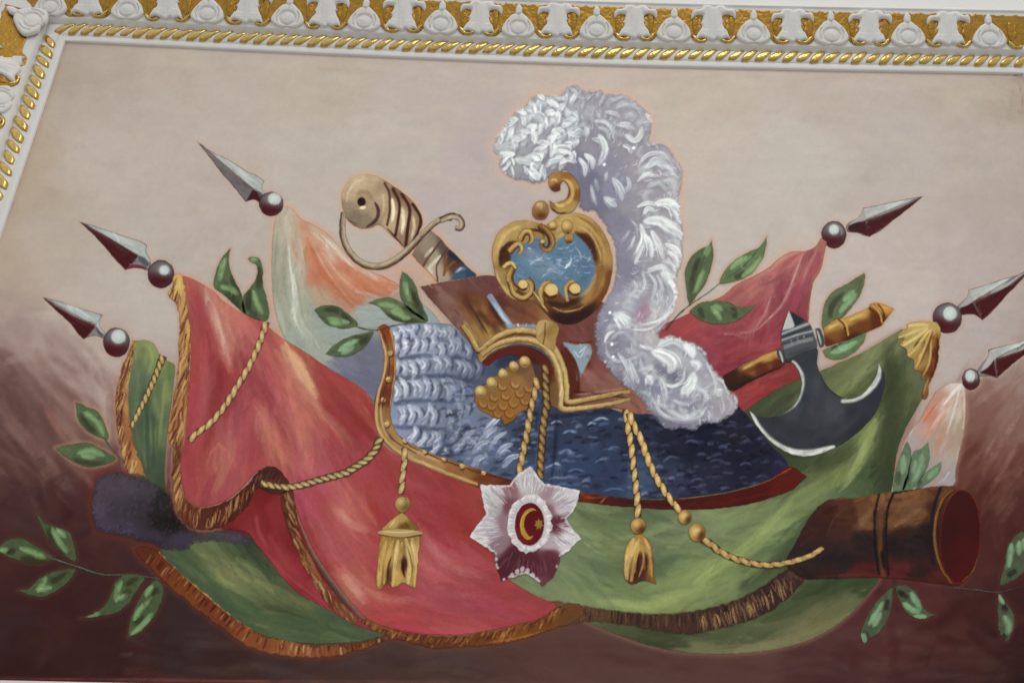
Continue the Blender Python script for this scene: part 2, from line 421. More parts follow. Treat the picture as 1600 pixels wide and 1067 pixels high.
# wall field beyond the frame, set back from the moulding
wv, wq = sweep([(LU1 + .0175, .058), (LU1 + .3, .058), (1.6, .058)])
wall = mk('wall', wv, wq, None, 'smooth white plaster wall above and beside the gilded frame', PLASTER, smooth=False); wall['kind'] = 'structure'

def relief(name, outline, hf, g, m, skirt=.004, jit=0):
    """low-relief ornament: a mesh over an outline (metres) with height hf(x, y, depth-inside)"""
    o = crom(outline, True, g * 1.2)
    gx = np.arange(o[:, 0].min() - g, o[:, 0].max() + 2 * g, g); gy = np.arange(o[:, 1].min() - g, o[:, 1].max() + 2 * g, g)
    ins = inside(o, gx, gy); X, Y = np.meshgrid(gx, gy)
    cell = ins[:-1, :-1] | ins[1:, :-1] | ins[:-1, 1:] | ins[1:, 1:]
    use = np.zeros_like(ins); use[:-1, :-1] |= cell; use[1:, :-1] |= cell; use[:-1, 1:] |= cell; use[1:, 1:] |= cell
    d, _, _, nx, ny, _ = segdist(o, X[use], Y[use], True); iu = ins[use]
    x = np.where(iu, X[use], nx); y = np.where(iu, Y[use], ny); d = np.where(iu, d, 0)
    z = np.where(iu, hf(x, y, d), -skirt)
    idx = np.full(ins.shape, -1); idx[use] = np.arange(use.sum()); j, i = np.nonzero(cell)
    q = np.stack([idx[j, i], idx[j, i + 1], idx[j + 1, i + 1], idx[j + 1, i]], 1)
    me_o = mk(name, np.stack([x, y, z], 1), q, None, None, m); me = me_o.data; bpy.data.objects.remove(me_o); return me
SX, SV = .002425, .00262
def sv(s): return [(x * SX, y * SV, k) for x, y, k in P(s)]
def pil(d, r, h): t = np.clip(d / r, 0, 1); return h * np.sqrt(np.clip(1 - (1 - t)**2, 0, 1))
def grv(x, y, pts, w, dep):
    c = crom([(a * SX, b * SV, k) for a, b, k in P(pts)], False, .004); d = segdist(c, x, y, False)[0]; return -dep * np.exp(-(d / w)**2)
def dome(x, y, cx, cy, rx, ry, h):
    r = ((x / SX - cx) / rx)**2 + ((y / SV - cy) / ry)**2; return h * np.sqrt(np.clip(1 - r, 0, 1))
PALM = '-8,0 -17,2.5 -25,8 -26.5,12 -23,21 -17,29 -10.5,35.5 -5,37.5* -5,44 0,53* 5.5,47 5.5,39* 12,33.5 20,26 25,17 25.8,10 20,4 10,0 0,2.5'
def palm_h(x, y, d):
    h = pil(d, .010, .0105)
    h = h + grv(x, y, '-15,25 -18,17 -16,8', .0021, .0065) + grv(x, y, '15,25 18,17 16,8', .0021, .0065)
    h = h + grv(x, y, '-7,4 -3,5 0,2', .0015, .003) + grv(x, y, '7,4 3,5 0,2', .0015, .003)
    h = h + grv(x, y, '0,37 0,27', .0019, .006) + grv(x, y, '-5,38 0,35 5,38', .002, .007)
    h = np.maximum(h, .0035 + dome(x, y, -5.5, 27, 6.5, 5.5, .0056)); h = np.maximum(h, .0035 + dome(x, y, 5.5, 27, 6.5, 5.5, .0056))
    rr = np.sqrt((x / SX / 11.5)**2 + ((y / SV - 15) / 9.5)**2); h = h - .0085 * np.exp(-((rr - 1.08) / .15)**2)
    h = np.where(rr < 1, np.maximum(h, .0035 + dome(x, y, 0, 15, 11.5, 9.5, .0092)), h)
    h = np.maximum(h, .004 + dome(x, y, 0, 44.5, 4.6, 8, .0062) - .003 * np.exp(-(x / .0022)**2))
    return h
LEAF = '-14,55.5 -6,55.8 2,52.5 9,55.8 17,55.5 22,50 32,49 35,42 33.5,34.5* 29,39.5 24,42 18,42 14.5,39.5 15,33 18,31* 14.5,29.5 17,22.5 20.5,17 23,10 25.5,4* 19,7 11,5 5,7 0,3.5 -5,4.5 -11,6.5 -19,8 -27,4* -26.5,9.5 -22.5,16.5 -17.5,24 -18.5,28 -21.5,29* -17.5,32 -15.5,37.5 -16,41 -25,41 -32,34.5* -33,42 -29,48 -18,50'
def leaf_h(x, y, d):
    h = pil(d, .011, .0095) + .005 * np.exp(-((np.abs(x) - .045)**2) / .0004) * (y < .05)
    h = h + .0075 * np.exp(-(x / .020)**2) * np.clip(y / .10, .25, 1) - .0012 * np.exp(-(x / .0035)**2) * (y > .02)
    h = h + .006 * np.exp(-((y - .125) / .018)**2) * (np.abs(x) > .03)
    return h + grv(x, y, '-9,48 -9,30 -15,14', .004, .0012) + grv(x, y, '9,48 9,30 15,14', .004, .0012)
HOOK = '29,13 31,6 36,2 43,.6 50,2 53,5.5 49,7.2 44,5.2 39,6.2 35,11'
hookR = sv(HOOK); hookL = [(-x, y, k) for x, y, k in sv(HOOK)][::-1]
SCR = '29,40 33,44 41,41 44.5,36 43,30 45.5,24 41,17 36,12 31,17 29,28'
scrR = sv(SCR); scrL = [(-x, y, k) for x, y, k in sv(SCR)][::-1]
palm_me = [relief('palmette', sv(PALM), lambda x, y, d, k=k: palm_h(x, y, d) + .0012 * (fbm(x * 90 + k * 9, y * 90, 40 + k, 2) - .5), .0021, PLASTER) for k in range(3)]
leaf_me = [relief('acanthus_leaf', sv(LEAF), lambda x, y, d, k=k: leaf_h(x, y, d) + .0007 * (fbm(x * 80 + k * 9, y * 80, 44 + k, 2) - .5), .0021, PLASTER) for k in range(3)]
hk = lambda k: (lambda x, y, d: pil(d, .006, .0085) + .0012 * (fbm(x * 150, y * 150, 48 + k, 2) - .5))
hook_me = [relief('gilded_hook', hookR, hk(0), .0018, GOLD), relief('gilded_hook', hookL, hk(1), .0018, GOLD)]
sk = lambda k: (lambda x, y, d: pil(d, .016, .0062) - .003 * np.exp(-((np.abs(x) / SX - 38 - (y / SV - 26) * .15)**2) / 6) + .002 * (fbm(x * 160, y * 160, 50 + k, 3) - .5))
scr_me = [relief('gilded_frond', scrR, sk(0), .0022, GOLDG), relief('gilded_frond', scrL, sk(1), .0022, GOLDG)]
# gilded ground between the leaves: one panel per repeat
def ground_pts():
    r = []
    low = [(-61, 12), (-54, 9), (-50, 4), (-44, 1.2), (-36, 1.2), (-30, 5), (-24, 11), (0, 12), (24, 11), (30, 5), (36, 1.2), (44, 1.2), (50, 4), (54, 9), (61, 12)]
    r += [(x * SX, y * SV, abs(x) == 61) for x, y in low]
    for x in np.linspace(61, -61, 31): r.append((x * SX, (52.6 + 1.6 * math.sin(x * .55) * math.sin(x * .23 + 1) + random.uniform(-.9, .9)) * SV, abs(x) == 61))
    return r
gr_me = [relief('gilded_ground', ground_pts(), lambda x, y, d, k=k: .0010 + .0022 * (fbm(x * 120 + k * 5, y * 120, 55 + k, 3) - .5) * np.clip(d / .004, 0, 1), .003, GOLDG) for k in range(3)]

def side_frame(side, s):
    """origin, tangent, outward direction at a world coordinate along a side"""
    if side == 'top': o = np.array([s, np.interp(s, top[:, 0], top[:, 1])]); e = .12; t = np.array([2 * e, np.interp(s + e, top[:, 0], top[:, 1]) - np.interp(s - e, top[:, 0], top[:, 1])]) if -1.5 < s < 1.7 else np.array([1., 0])
    elif side == 'left': o = np.array([ex[0], s]); t = np.array([0, 1.])
    else: o = np.array([XR, s]); t = np.array([0, -1.])
    t = t / np.hypot(*t); return o, t, np.array([-t[1], t[0]])
sl = math.atan2(LH1 - LH0, LU1 - LU0)
def put(me, name, parent, side, s, u0, h0, slope, lift=0, rot=0, scale=1.0, oo=None):
    o, t, n = side_frame(side, s) if oo is None else oo
    T = Vector((t[0], 0, t[1])); B = Vector((n[0] * math.cos(slope), -math.sin(slope), n[1] * math.cos(slope))); Nn = T.cross(B)
    if Nn.y > 0: Nn = -Nn
    org = Vector((o[0] + n[0] * u0, -h0, o[1] + n[1] * u0)) + Nn * lift - Vector(FR0)
    if rot:
        c, s_ = math.cos(rot), math.sin(rot); T, B = T * c + B * s_, B * c - T * s_
    M = Matrix.Identity(4)
    for i in range(3): M[i][0] = T[i] * scale; M[i][1] = B[i] * scale; M[i][2] = Nn[i] * scale; M[i][3] = org[i]
    ob = bpy.data.objects.new(name, me); C.objects.link(ob); ob.parent = parent; ob.matrix_local = M; return ob
PALMX = [78, 197, 322, 447, 567, 687, 809, 932, 1053, 1178, 1300, 1420, 1547]
px_, _ = U(PALMX, [np.interp(x, [197, 447, 687, 932, 1178, 1547], [29, 43, 54, 63, 68, 75]) - 22 for x in PALMX], .062)
px_ = list(px_); stp = (px_[-1] - px_[1]) / 11
slots = [('top', x) for x in px_] + [('left', z) for z in (4.112, 3.812, 3.512, 3.212, 2.912, 2.612, 2.312)] + [('right', z) for z in (4.09, 3.79, 3.49, 3.19, 2.89, 2.59, 2.29)]
lift0 = .0012
for k, (side, s) in enumerate(slots):
    put(gr_me[k % 3], 'gilded_ground', leafm, side, s, LU0, LH0, sl, .0004 + .0003 * (k % 2))
    put(palm_me[k % 3], 'palmette', leafm, side, s, LU0, LH0, sl, lift0, random.uniform(-.03, .03), random.uniform(.97, 1.02))
    a = 1 if side == 'top' else -1
    if not (side == 'top' and k == len(px_) - 1):
        d = ((px_[k + 1] - s) / 2 if side == 'top' and k + 1 < len(px_) else .15)
        put(leaf_me[(k * 2 + 1) % 3], 'acanthus_leaf', leafm, side, s + d * (1 if side == 'top' else 1), LU0, LH0, sl, lift0, random.uniform(-.025, .025), random.uniform(.97, 1.03))
    for j in (0, 1):
        if side == 'top' and k == 0 and j == 1: continue
        put(hook_me[j], 'gilded_hook', leafm, side, s, LU0, LH0, sl, lift0, random.uniform(-.02, .02), random.uniform(.94, 1.04))
        put(scr_me[j], 'gilded_frond', leafm, side, s, LU0, LH0, sl, lift0 * .6, random.uniform(-.03, .03), random.uniform(.94, 1.05))
# corner palmette set on the mitre
tc = np.array([ex[0], top[0, 1]]); dg = np.array([-1, 1]) / math.sqrt(2); tt = np.array([dg[1], -dg[0]])
put(gr_me[0], 'gilded_ground', leafm, 'left', 4.405, LU0, LH0, sl, .0002)
put(gr_me[2], 'gilded_ground', leafm, 'top', px_[0] - .02, LU0, LH0, sl, .0001)
cpx, cpz = U(67, 44, .045); dgc = np.array([math.cos(math.radians(158)), math.sin(math.radians(158))])
put(palm_me[1], 'palmette', leafm, None, 0, 0, .045, sl * .8, .004, 0, 1.08, (np.array([float(cpx), float(cpz)]), np.array([dgc[1], -dgc[0]]), dgc))
tc2 = np.array([XR, top[-1, 1]]); dg2 = np.array([1, 1]) / math.sqrt(2)
put(palm_me[2], 'palmette', leafm, None, 0, LU0 * 1.30, LH0, sl, .0040, 0, 1.06, (tc2, np.array([dg2[1], -dg2[0]]), dg2))

# rope moulding: every gilded twist is a piece of its own
RW = (BU1 - BU0) / 2
def twist_mesh(k):
    r = np.random.default_rng(k); L, W, an = .0430 * r.uniform(.95, 1.05),   .0152 * r.uniform(.92, 1.06), math.radians(37 + r.uniform(-2, 2))
    pts = []
    for t in np.linspace(0, 2 * math.pi, 22, endpoint=False):
        a = L * math.cos(t); b = W * math.copysign(abs(math.sin(t)) ** 1.12, math.sin(t)) * (1 - .18 * math.cos(t)); b += .0022 * math.sin(a / L * 2.6)
        b *= 1 + .10 * (r.random() - .5); pts.append((a * math.cos(an) - b * math.sin(an), np.clip(a * math.sin(an) + b * math.cos(an), -RW * .985, RW * .985), False))
    def hf(x, y, d): return (BH1 - BH0) * .8 * np.sqrt(np.clip(1 - (y / (RW * 1.02))**2, 0, 1)) - .003 + pil(d, .0105, .0066) + .0009 * (fbm(x * 170, y * 170, 60 + k, 2) - .5)
    return relief('rope_twist', pts, hf, .0019, GOLD, .002)
tw = [twist_mesh(k) for k in range(7)]
def twist(side, s, k): put(tw[k % 7], 'rope_twist', rope, side, s, (BU0 + BU1) / 2, BH0, 0, random.uniform(-.0006, .0005), random.uniform(-.07, .07), random.uniform(.94, 1.05))
tp = .0503; s = ex[0] - .012; k = 0
while s < XR + .02: twist('top', s, k * 3 + k // 5); s += tp * random.uniform(.955, 1.045); k += 1
s = top[0, 1] - .012
while s > ZB: twist('left', s, k * 5 + k // 3); s -= tp * random.uniform(.955, 1.045); k += 1
s = top[-1, 1] - .02
while s > ZB: twist('right', s, k * 5 + k // 3); s -= tp * random.uniform(.955, 1.045); k += 1
# ------------------------------------------------------------------ painted backdrop
bgo = []
for x, z in ([(ex[0] - .004, ZB - .01), (ex[0] - .004, top[0, 1] + .004)] + [tuple(t + np.array([0, .004])) for t in top[2:-2:3]] + [(XR + .004, top[-1, 1] + .004), (XR + .004, ZB - .01)]): bgo.append((x, z))
def proj(x, z):
    d = np.array([x, 0, z]) - CAM; c = d @ _f; return 800 + F_PX * (d @ CR) / c, 533.5 - F_PX * (d @ CU) / c
bgp = [(*proj(x, z), True) for x, z in bgo]
BG = Lay(bgp, '#b0a69d', g=3.0, jit=0)
BG.idw('''110,90#a3978c 150,100#a69b90 300,120#aca298 500,140#aea397 700,140#b0a39d 900,120#b3a69d 1100,130#b0a498 1300,140#aba097 1500,140#a59b90 1590,130#9f9388
60,270#a8998a 150,250#b0a69d 300,250#afa59d 500,240#b1aaa0 650,240#b1a8a0 760,220#aca09e 1100,250#b2a99f 1250,250#b1aaa2 1400,230#aaa19b 1550,250#a69c94
20,420#a99a8c 70,400#ada095 200,420#b0a79e 350,380#aea39b 500,300#b2a8a0 700,300#aea3a0 1150,350#b3aaa2 1200,330#b3aba4 1350,450#b2a8a3 1500,420#aa9f9a 1590,380#a69b96 1250,430#b4aba4
20,520#99857f 80,540#a28f88 10,480#a4938a 120,480#b0a69c 140,600#a08a85 170,560#afa097 250,480#b1a8a1 1430,470#b3a9a3 1480,560#aaa09b 1540,520#a89e9a 1590,590#93807a 1470,610#ab9f98
20,600#68504a 60,650#654b46 120,640#7e625b 165,660#86695f 165,720#66443d 20,700#553d39 80,740#513833 40,800#4c3534 20,850#452d2b 120,800#4a302d 60,900#402826 100,950#3c2523 20,1000#3a2727 20,1050#36211e
200,1000#392423 300,980#392c2e 350,1040#3a2826 500,1040#46342f 600,1030#4a3833 700,1020#503e38 780,1050#543f39 850,1010#583f38 900,1050#56403a 1000,1055#56403a 1150,1045#553d38 1300,1000#4e3233 1400,960#502f2f 1480,980#492a28 1550,950#3c2421 1590,1000#352020 1590,1060#2c1c1f 1300,1055#462c2c 1500,1050#3e2829
1560,620#886c63 1590,650#7c6057 1530,650#795850 1560,700#6c4740 1520,720#5f3831 1590,740#5d3a34 1550,780#4c2a25 1590,800#4b2b27 1590,850#462623 1560,830#4a2926 1520,900#4e2f2d 1440,930#502f2e 0,560#79625b 0,660#5b433e
200,800#4d2f2b 330,960#3a2a2a 450,1020#3f302f''', 3.2, 14)
R_ = np.random.default_rng(3)
def scat(x0, y0, x1, y1, n, ln, w, ang, da, cols, a, br=.5):
    for _ in range(n):
        x, y = R_.uniform(x0, x1), R_.uniform(y0, y1); t = math.radians(ang + R_.normal(0, da)); l = ln * R_.uniform(.5, 1.3) / 2; bend = R_.normal(0, l * .12)
        dx, dy = math.cos(t) * l, math.sin(t) * l
        BG.s([(x - dx, y - dy, False), (x - dy / l * bend, y + dx / l * bend, False), (x + dx, y + dy, False)], w * R_.uniform(.6, 1.5), cols[int(R_.integers(len(cols)))], a * R_.uniform(.5, 1.3), .9, 'be', br)
# broad scumbled strokes in the pale upper field
scat(80, 80, 1590, 340, 230, 120, 34, -8, 30, ['b5aaa0', 'aba096', 'b6ada6', 'a99c92', 'b1a6a4', 'b3a898'], .22)
scat(60, 120, 420, 430, 90, 60, 22, 60, 40, ['b4a99f', 'a6998d', 'b3a8a2', 'ab9b8d'], .25)
scat(1080, 300, 1590, 520, 80, 80, 26, -30, 35, ['b7ada6', 'aca29d', 'b8afa8', 'a79c98'], .22)
scat(60, 90, 330, 330, 60, 16, 5, 40, 60, ['a39283', 'a5968a', 'b6aca4', '9c8c80'], .28, .8)
scat(100, 105, 1590, 130, 60, 70, 8, 2, 5, ['a8968a', 'b1a099', 'a39387'], .25)
scat(740, 110, 1180, 220, 25, 40, 10, 20, 40, ['b8a090', 'bba595'], .25)
# warm edge along the left side
BG.m('''16 a08c7a .5 .9 n .4 | 100,80 60,200 20,330
10 96826f .35 .9 n .6 | 96,85 52,205 8,345
22 a99a86 .45 .9 n .4 | 80,190 40,300 12,420''')
# dark ground strokes
scat(0, 560, 180, 760, 120, 120, 12, 48, 9, ['8a6c64', '5c423e', '7a5b54', '4e3733', '6a4d47', '967a70'], .30, .6)
BG.m('''26 b3a39b .55 .9 be .3 | 120,580 150,610 172,640
18 ad9a93 .45 .9 be .5 | 60,540 110,600 165,655
14 a58c85 .5 .9 be .5 | 20,545 70,600 120,650
10 a98d86 .45 .9 be .5 | 90,560 130,620 160,690
12 7c5550 .6 .8 be .5 | 60,620 100,680 140,705
8 9a6d62 .5 .8 be .6 | 70,640 105,690 130,700
20 4b3431 .6 .9 be .4 | 0,600 40,660 70,740
16 5b423d .5 .9 be .4 | 30,600 75,670 110,740
16 b2a49b .6 .9 be .3 | 150,600 163,640 170,690
10 9a8077 .45 .9 be .4 | 160,660 170,700 178,720
14 5b3431 .6 .9 be .4 | 130,705 160,725 185,730
16 562c28 .55 .9 be .4 | 125,740 140,780 150,830''')
scat(0, 760, 250, 1055, 150, 70, 20, 10, 50, ['432a29', '382221', '3d2a2d', '462b27', '352025', '412d30'], .35)
scat(230, 960, 800, 1062, 120, 120, 14, 3, 6, ['3f2e2e', '463533', '3a2a2a', '4a3b3b', '51403c', '3d2c2f'], .40)
scat(780, 985, 1600, 1064, 150, 130, 14, 2, 7, ['573f3a', '4f3832', '5d443d', '4b352f', '553d3c', '4a322c'], .38)
scat(1380, 890, 1600, 1060, 90, 60, 18, -10, 50, ['482a2a', '3c2422', '532f30', '341f1e', '4a3034', '42231f'], .38)
scat(1490, 600, 1600, 800, 90, 90, 10, -52, 8, ['8f7267', '6a463f', '795750', '5c3a34', '826057', '714c45'], .30, .7)
BG.m('''12 a98e86 .5 .8 be .7 | 1595,640 1560,700 1530,740
9 a5897f .45 .8 be .7 | 1600,625 1570,660 1535,720
10 9d8078 .4 .8 be .7 | 1590,690 1570,730 1550,760
16 b0a39d .7 .9 be .3 | 1500,600 1530,585 1600,560
14 a3887f .5 .9 be .5 | 1515,640 1560,605 1600,590
5 82483f .5 .9 n .3 | 0,1059 160,1061 420,1064
6 7d4a40 .5 .9 n .5 | 180,1061 420,1064 700,1066
24 3c1f1c .45 .9 be .3 | 1320,1000 1340,1025 1330,1050
20 341c1a .5 .9 be .3 | 1510,980 1540,1010 1580,1020
26 3a1e1c .45 .9 be .3 | 1420,990 1470,970 1500,960
9 55434a .7 .6 n .2 | 190,1022 204,1022
30 33211f .5 .9 be .2 | 225,1010 260,1020 300,1012''')
# damage in the upper right corner
BG.m('''3 6e463a .8 .6 be .4 | 1576,116 1590,119 1597,126
4 8b7466 .6 .7 be .5 | 1568,122 1590,128 1598,150
3 7d5b4c .5 .7 be .6 | 1592,130 1598,160 1599,200''')
scat(1540, 118, 1598, 200, 18, 26, 6, 50, 30, ['9a8678', 'b3a69c', '8f7a6d'], .35, .7)
# warm outlines are added by halo() below, then the backdrop is built
BG.brush(['100,100 800,120 1590,140', '80,260 400,250 700,300', '1090,260 1300,250 1590,280', '20,420 200,420 350,380', '1150,400 1350,450 1590,440', '0,560 80,660 120,740', '1590,620 1540,700 1500,780', '0,880 200,960 300,1020', '200,1030 800,1040 1590,1040', '1400,950 1590,950'], 1500, 80, 24, .016, .5, .6, 25)
BG.grain(.014, 50, 8, 4)
BG.m('''40 c0937c .55 .95 be .2 | 590,415 640,425 690,440
26 c59a82 .5 .95 be .2 | 600,400 625,395 650,405
30 b99a88 .5 .95 be .2 | 660,420 700,425 740,428
30 b8a094 .4 .95 be .2 | 1180,430 1240,380 1280,370
40 b39c90 .4 .95 be .2 | 1280,560 1330,540 1400,510''')
HALO = []
def halo(L, w=7, col='c09a86', a=.5): HALO.append((L.o, w, col, a))
# ------------------------------------------------------------------ spears
def spear(lab, blade, ridge, foot, ball, hl, lvl, light, dark, dcol='4a2022'):
    """blade outline, ridge end point, foot facets, ball (x,y,rx,ry), highlight offset"""
    L = Lay(blade, '#7d7b79', g=1.5, jit=.5)
    tip = L.pts[0][:2]; L.poly(light, 'a5a8a3', 1, .9); L.poly(dark, dcol, 1, 1.2)
    L.grain(.10, 14, 3, math.degrees(math.atan2(ridge[1] - tip[1], ridge[0] - tip[0])))
    lp = P(light); cx = sum(p[0] for p in lp) / len(lp); cy = sum(p[1] for p in lp) / len(lp)
    dx, dy = ridge[0] - tip[0], ridge[1] - tip[1]
    L.s([(cx - dx*.28, cy - dy*.28, False), (cx + dx*.05, cy + dy*.05, False), (cx + dx*.30, cy + dy*.30, False)], 8, 'b9c1bc', .75, .8, 'be', .4)
    L.s([(tip[0], tip[1], False), (tip[0] + dx*.6, tip[1] + dy*.6, False), (ridge[0], ridge[1], False)], 1.6, '3a2426', .8, .6, 'n')
    L.s([(tip[0], tip[1], False), (tip[0] + dx*.5, tip[1] + dy*.5 + 3, False), (ridge[0] - 4, ridge[1] + 6, False)], 7, '6e5a5a', .35, .9, 'be', .5); L.edge(2.2, '4a4644', .5); L.brush(['%g,%g %g,%g' % (*tip, *ridge)], 60, 18, 4, .10, .5, .7, 8)
    for f, c in foot: L.poly(f, c, .95, .9)
    o = L.mesh('painted_spear', lvl, mural, lab); halo(L, 7, 'b99a88', .35)
    bx, by, rx, ry = ball
    B = Lay(ell(bx, by, rx, ry), '#55494a', g=1.4, jit=.5)
    B.b(bx - rx*.1, by + ry*.55, rx*1.15, ry*.7, 0, '42151a', 1); B.b(bx - rx*.3, by + ry*.35, rx*.7, ry*.6, 0, '47171c', .8); B.b(bx, by - ry*.4, rx*.8, ry*.45, 0, '6f6d6d', .9)
    B.b(bx + rx*.1, by + ry*.75, rx*.5, ry*.2, 0, '5c2a2c', .5)
    B.edge(3.5, '3a2c2e', .7); B.s([(bx + rx*.55, by + ry*.1, False), (bx + rx*.62, by - ry*.3, False), (bx + rx*.3, by - ry*.7, False)], 4, '8f8d8b', .6, .8)
    hx_, hy_ = bx + hl[0], by + hl[1]; B.b(hx_, hy_, hl[2] * .95, hl[3] * .95, 0, '8f9390', .6); B.b(hx_, hy_, hl[2] * .85, hl[3] * .85, 0, 'b0b8b3', .95, 1); B.b(hx_ - 1, hy_ - 1, hl[2]*.6, hl[3]*.6, 0, 'c3cac5', .7)
    for k in range(5): B.s([(hx_ + hl[2]*(.2*k - .5), hy_ + hl[3]*.5, False), (hx_ + hl[2]*(.2*k - .3), hy_ + hl[3]*1.15, False)], 1.6, '6d6968', .5, .7)
    B.mesh('ball', lvl + 1, o); halo(B, 7, 'b08a7c', .4)
    return o
spear('large spear head pointing up left above the white flag',
      '306,220* 330,236 360,251 385,266 404,276 414,283* 410,292 413,302 417,309 407,319 398,313 384,316* 366,294 345,270 326,245', (395, 296), [('395,296* 384,316* 396,312 408,316 412,306', '46181d'), ('398,294* 413,284* 410,292 414,306 408,302', 'a2aaa5'), ('402,300 408,301 413,309 409,312', '5b5557')],
      (424, 319, 19.5, 19.5), (5, -8, 12, 11), 8, '308,222* 360,251 404,276 413,284* 398,296* 350,256', '322,238* 395,296* 384,316* 362,292 340,264', '6c6665')
spear('spear head with dark lower face beside the gold fringe of the red banner',
      '122,345* 160,357 192,368 220,377 230,383* 229,393 236,409 232,423 219,420 205,420 196,423* 184,411 172,397 148,370', (216, 399), [('216,399* 228,385* 228,394 236,410 228,407', 'a4aba6'), ('216,400 226,403 234,414 228,416 218,408', '56565a'), ('197,422 205,414 219,414 231,420 218,421', '6b3436')],
      (251.5, 428.5, 21.5, 22.5), (5, -6, 9, 9), 8, '124,346* 160,357 192,368 220,377 229,384* 216,399* 170,371', '122,345* 170,372 216,400* 205,414 196,422* 172,397 148,370')
spear('lowest spear head on the left above the green banner',
      '64,463* 84,468 105,474 130,482 150,488 161,492* 156,502 158,512 166,522 163,529 148,525 138,527 130,531* 119,519 110,507 88,486', (149, 509), [('149,509* 160,494* 156,502 158,512 165,522 156,518', 'a7b0ab'), ('150,510 157,518 163,527 154,522', '5a4a4c')],
      (182, 535, 21.5, 23.5), (3, -9, 13, 13), 8, '66,464* 105,474 150,488 160,493* 149,509* 108,489', '64,463* 108,490 149,510* 140,522 130,531* 110,507 88,486')
spear('spear head pointing up right above the pink banner',
      '1444,306* 1425,309 1400,314 1372,320 1348,325* 1345,333 1340,340 1325,349 1321,357 1324,363 1340,365 1350,369 1358,371* 1376,361 1392,348 1418,328', (1352, 344), [('1349,327* 1353,344* 1340,347 1327,352 1336,342', 'a29a95'), ('1352,345* 1340,349 1326,353 1326,361 1342,364 1357,370*', '43191c'), ('1330,352 1345,347 1343,355 1334,360', '3a2224')],
      (1303, 367, 20, 22), (0, -8, 9, 9.5), 8, '1443,306* 1400,314 1349,326* 1353,344* 1400,326', '1444,306* 1400,328 1353,345* 1354,358 1358,371* 1392,348 1418,328')
spear('spear head above the gold tassel at the right edge',
      '1606,421* 1590,429 1562,437 1535,446 1513,452* 1512,460 1506,469 1496,478 1500,492 1512,492 1524,493 1535,501* 1550,488 1575,460 1590,445 1608,424', (1521, 471), [('1514,454* 1521,471* 1512,476 1500,480 1508,468', 'a09a96'), ('1520,472* 1510,478 1500,482 1502,491 1522,491 1534,500*', '421a1d')],
      (1480, 497, 23.5, 24.5), (4, -7, 12, 13), 8, '1606,422* 1562,438 1514,453* 1521,471* 1570,449', '1608,423* 1570,450 1521,471* 1528,486 1535,501* 1575,460')
spear('small spear head cut off by the right edge of the mural',
      '1640,518* 1600,531 1570,539 1544,546* 1543,556 1527,578 1528,588 1545,588 1558,591* 1578,573 1600,556 1640,530', (1556, 560), [('1546,548* 1555,560 1545,572 1533,580 1541,562', 'aaa6a1'), ('1553,562* 1544,574 1532,582 1545,586 1557,590*', '46191c')],
      (1517, 592.5, 14.5, 17.5), (-1, -5, 9, 11), 8, '1638,519* 1600,531 1546,547* 1556,560* 1600,545', '1640,520* 1600,546 1556,561* 1556,575 1558,590* 1600,556')
# ------------------------------------------------------------------ pale flags
def rs(L, rows):
    """rows: (n, path, spread, len, width, colours, alpha, bristle)"""
    for r in rows: L.hatch(r[1], r[0], r[2], r[3], r[4], r[5].split(), r[6], .8, r[7] if len(r) > 7 else .5)
L = Lay('438,323* 450,323 460,329 470,341 490,351 512,365 530,384 545,401 570,419 600,432 624,446 645,470 668,480 690,505 705,530 640,560 597,600 594,632 560,612 520,584 485,560 455,542 440,520 430,490 425,450 424,400 428,350', '#a3a193')
L.idw('''440,335#c0aea2 432,360#b3a698 430,400#a5a193 436,450#a2a192 450,500#a0a598 470,530#9fa6a0 470,355#c3a08c 480,400#c08a70 500,430#c37b60 540,430#c67f66 560,460#c47a60 600,450#c98368 520,395#cbb0a2 500,368#c9a894 545,470#c0866f 500,470#b89a86 482,480#a5a594 520,500#9aa4a4 570,490#9da7a6 600,480#9fa9a8 640,490#9aa6a6 690,510#93a0a6 540,530#9ba2a0 505,550#a0a49a 540,568#7d7c92 570,560#75748a 582,600#73728a 600,560#77768a 560,600#74738b 460,420#a9a595 465,480#a4a597''', 3.2, 5)
rs(L, [(26, '447,330 440,390 438,450 452,520', 8, 90, 5, 'b9b7a8 98978a adaa9a c4c2b4 8f9085', .5, .6),
       (26, '452,335 462,400 470,470 490,540', 7, 90, 5, 'c3c3b8 a5a594 d0cfc8 989c8f b4b6ac', .55, .6),
       (26, '465,345 490,390 520,440 560,490', 9, 70, 6, 'cb8468 bd7156 c7937b d19a83 b9694d', .5, .5),
       (22, '490,375 530,420 580,455 620,475', 9, 70, 6, 'cf8a6f c2755a d69f88 bb6c50 c98062', .5, .5),
       (16, '475,345 510,368 545,402 600,436', 4, 60, 5, 'd6c5b9 cfae9c dccdc4 c79a85', .6, .4),
       (18, '500,510 560,500 650,495', 12, 60, 9, '9aa6a8 a3abaa 8f9ca2 a8adaa', .4, .4)])
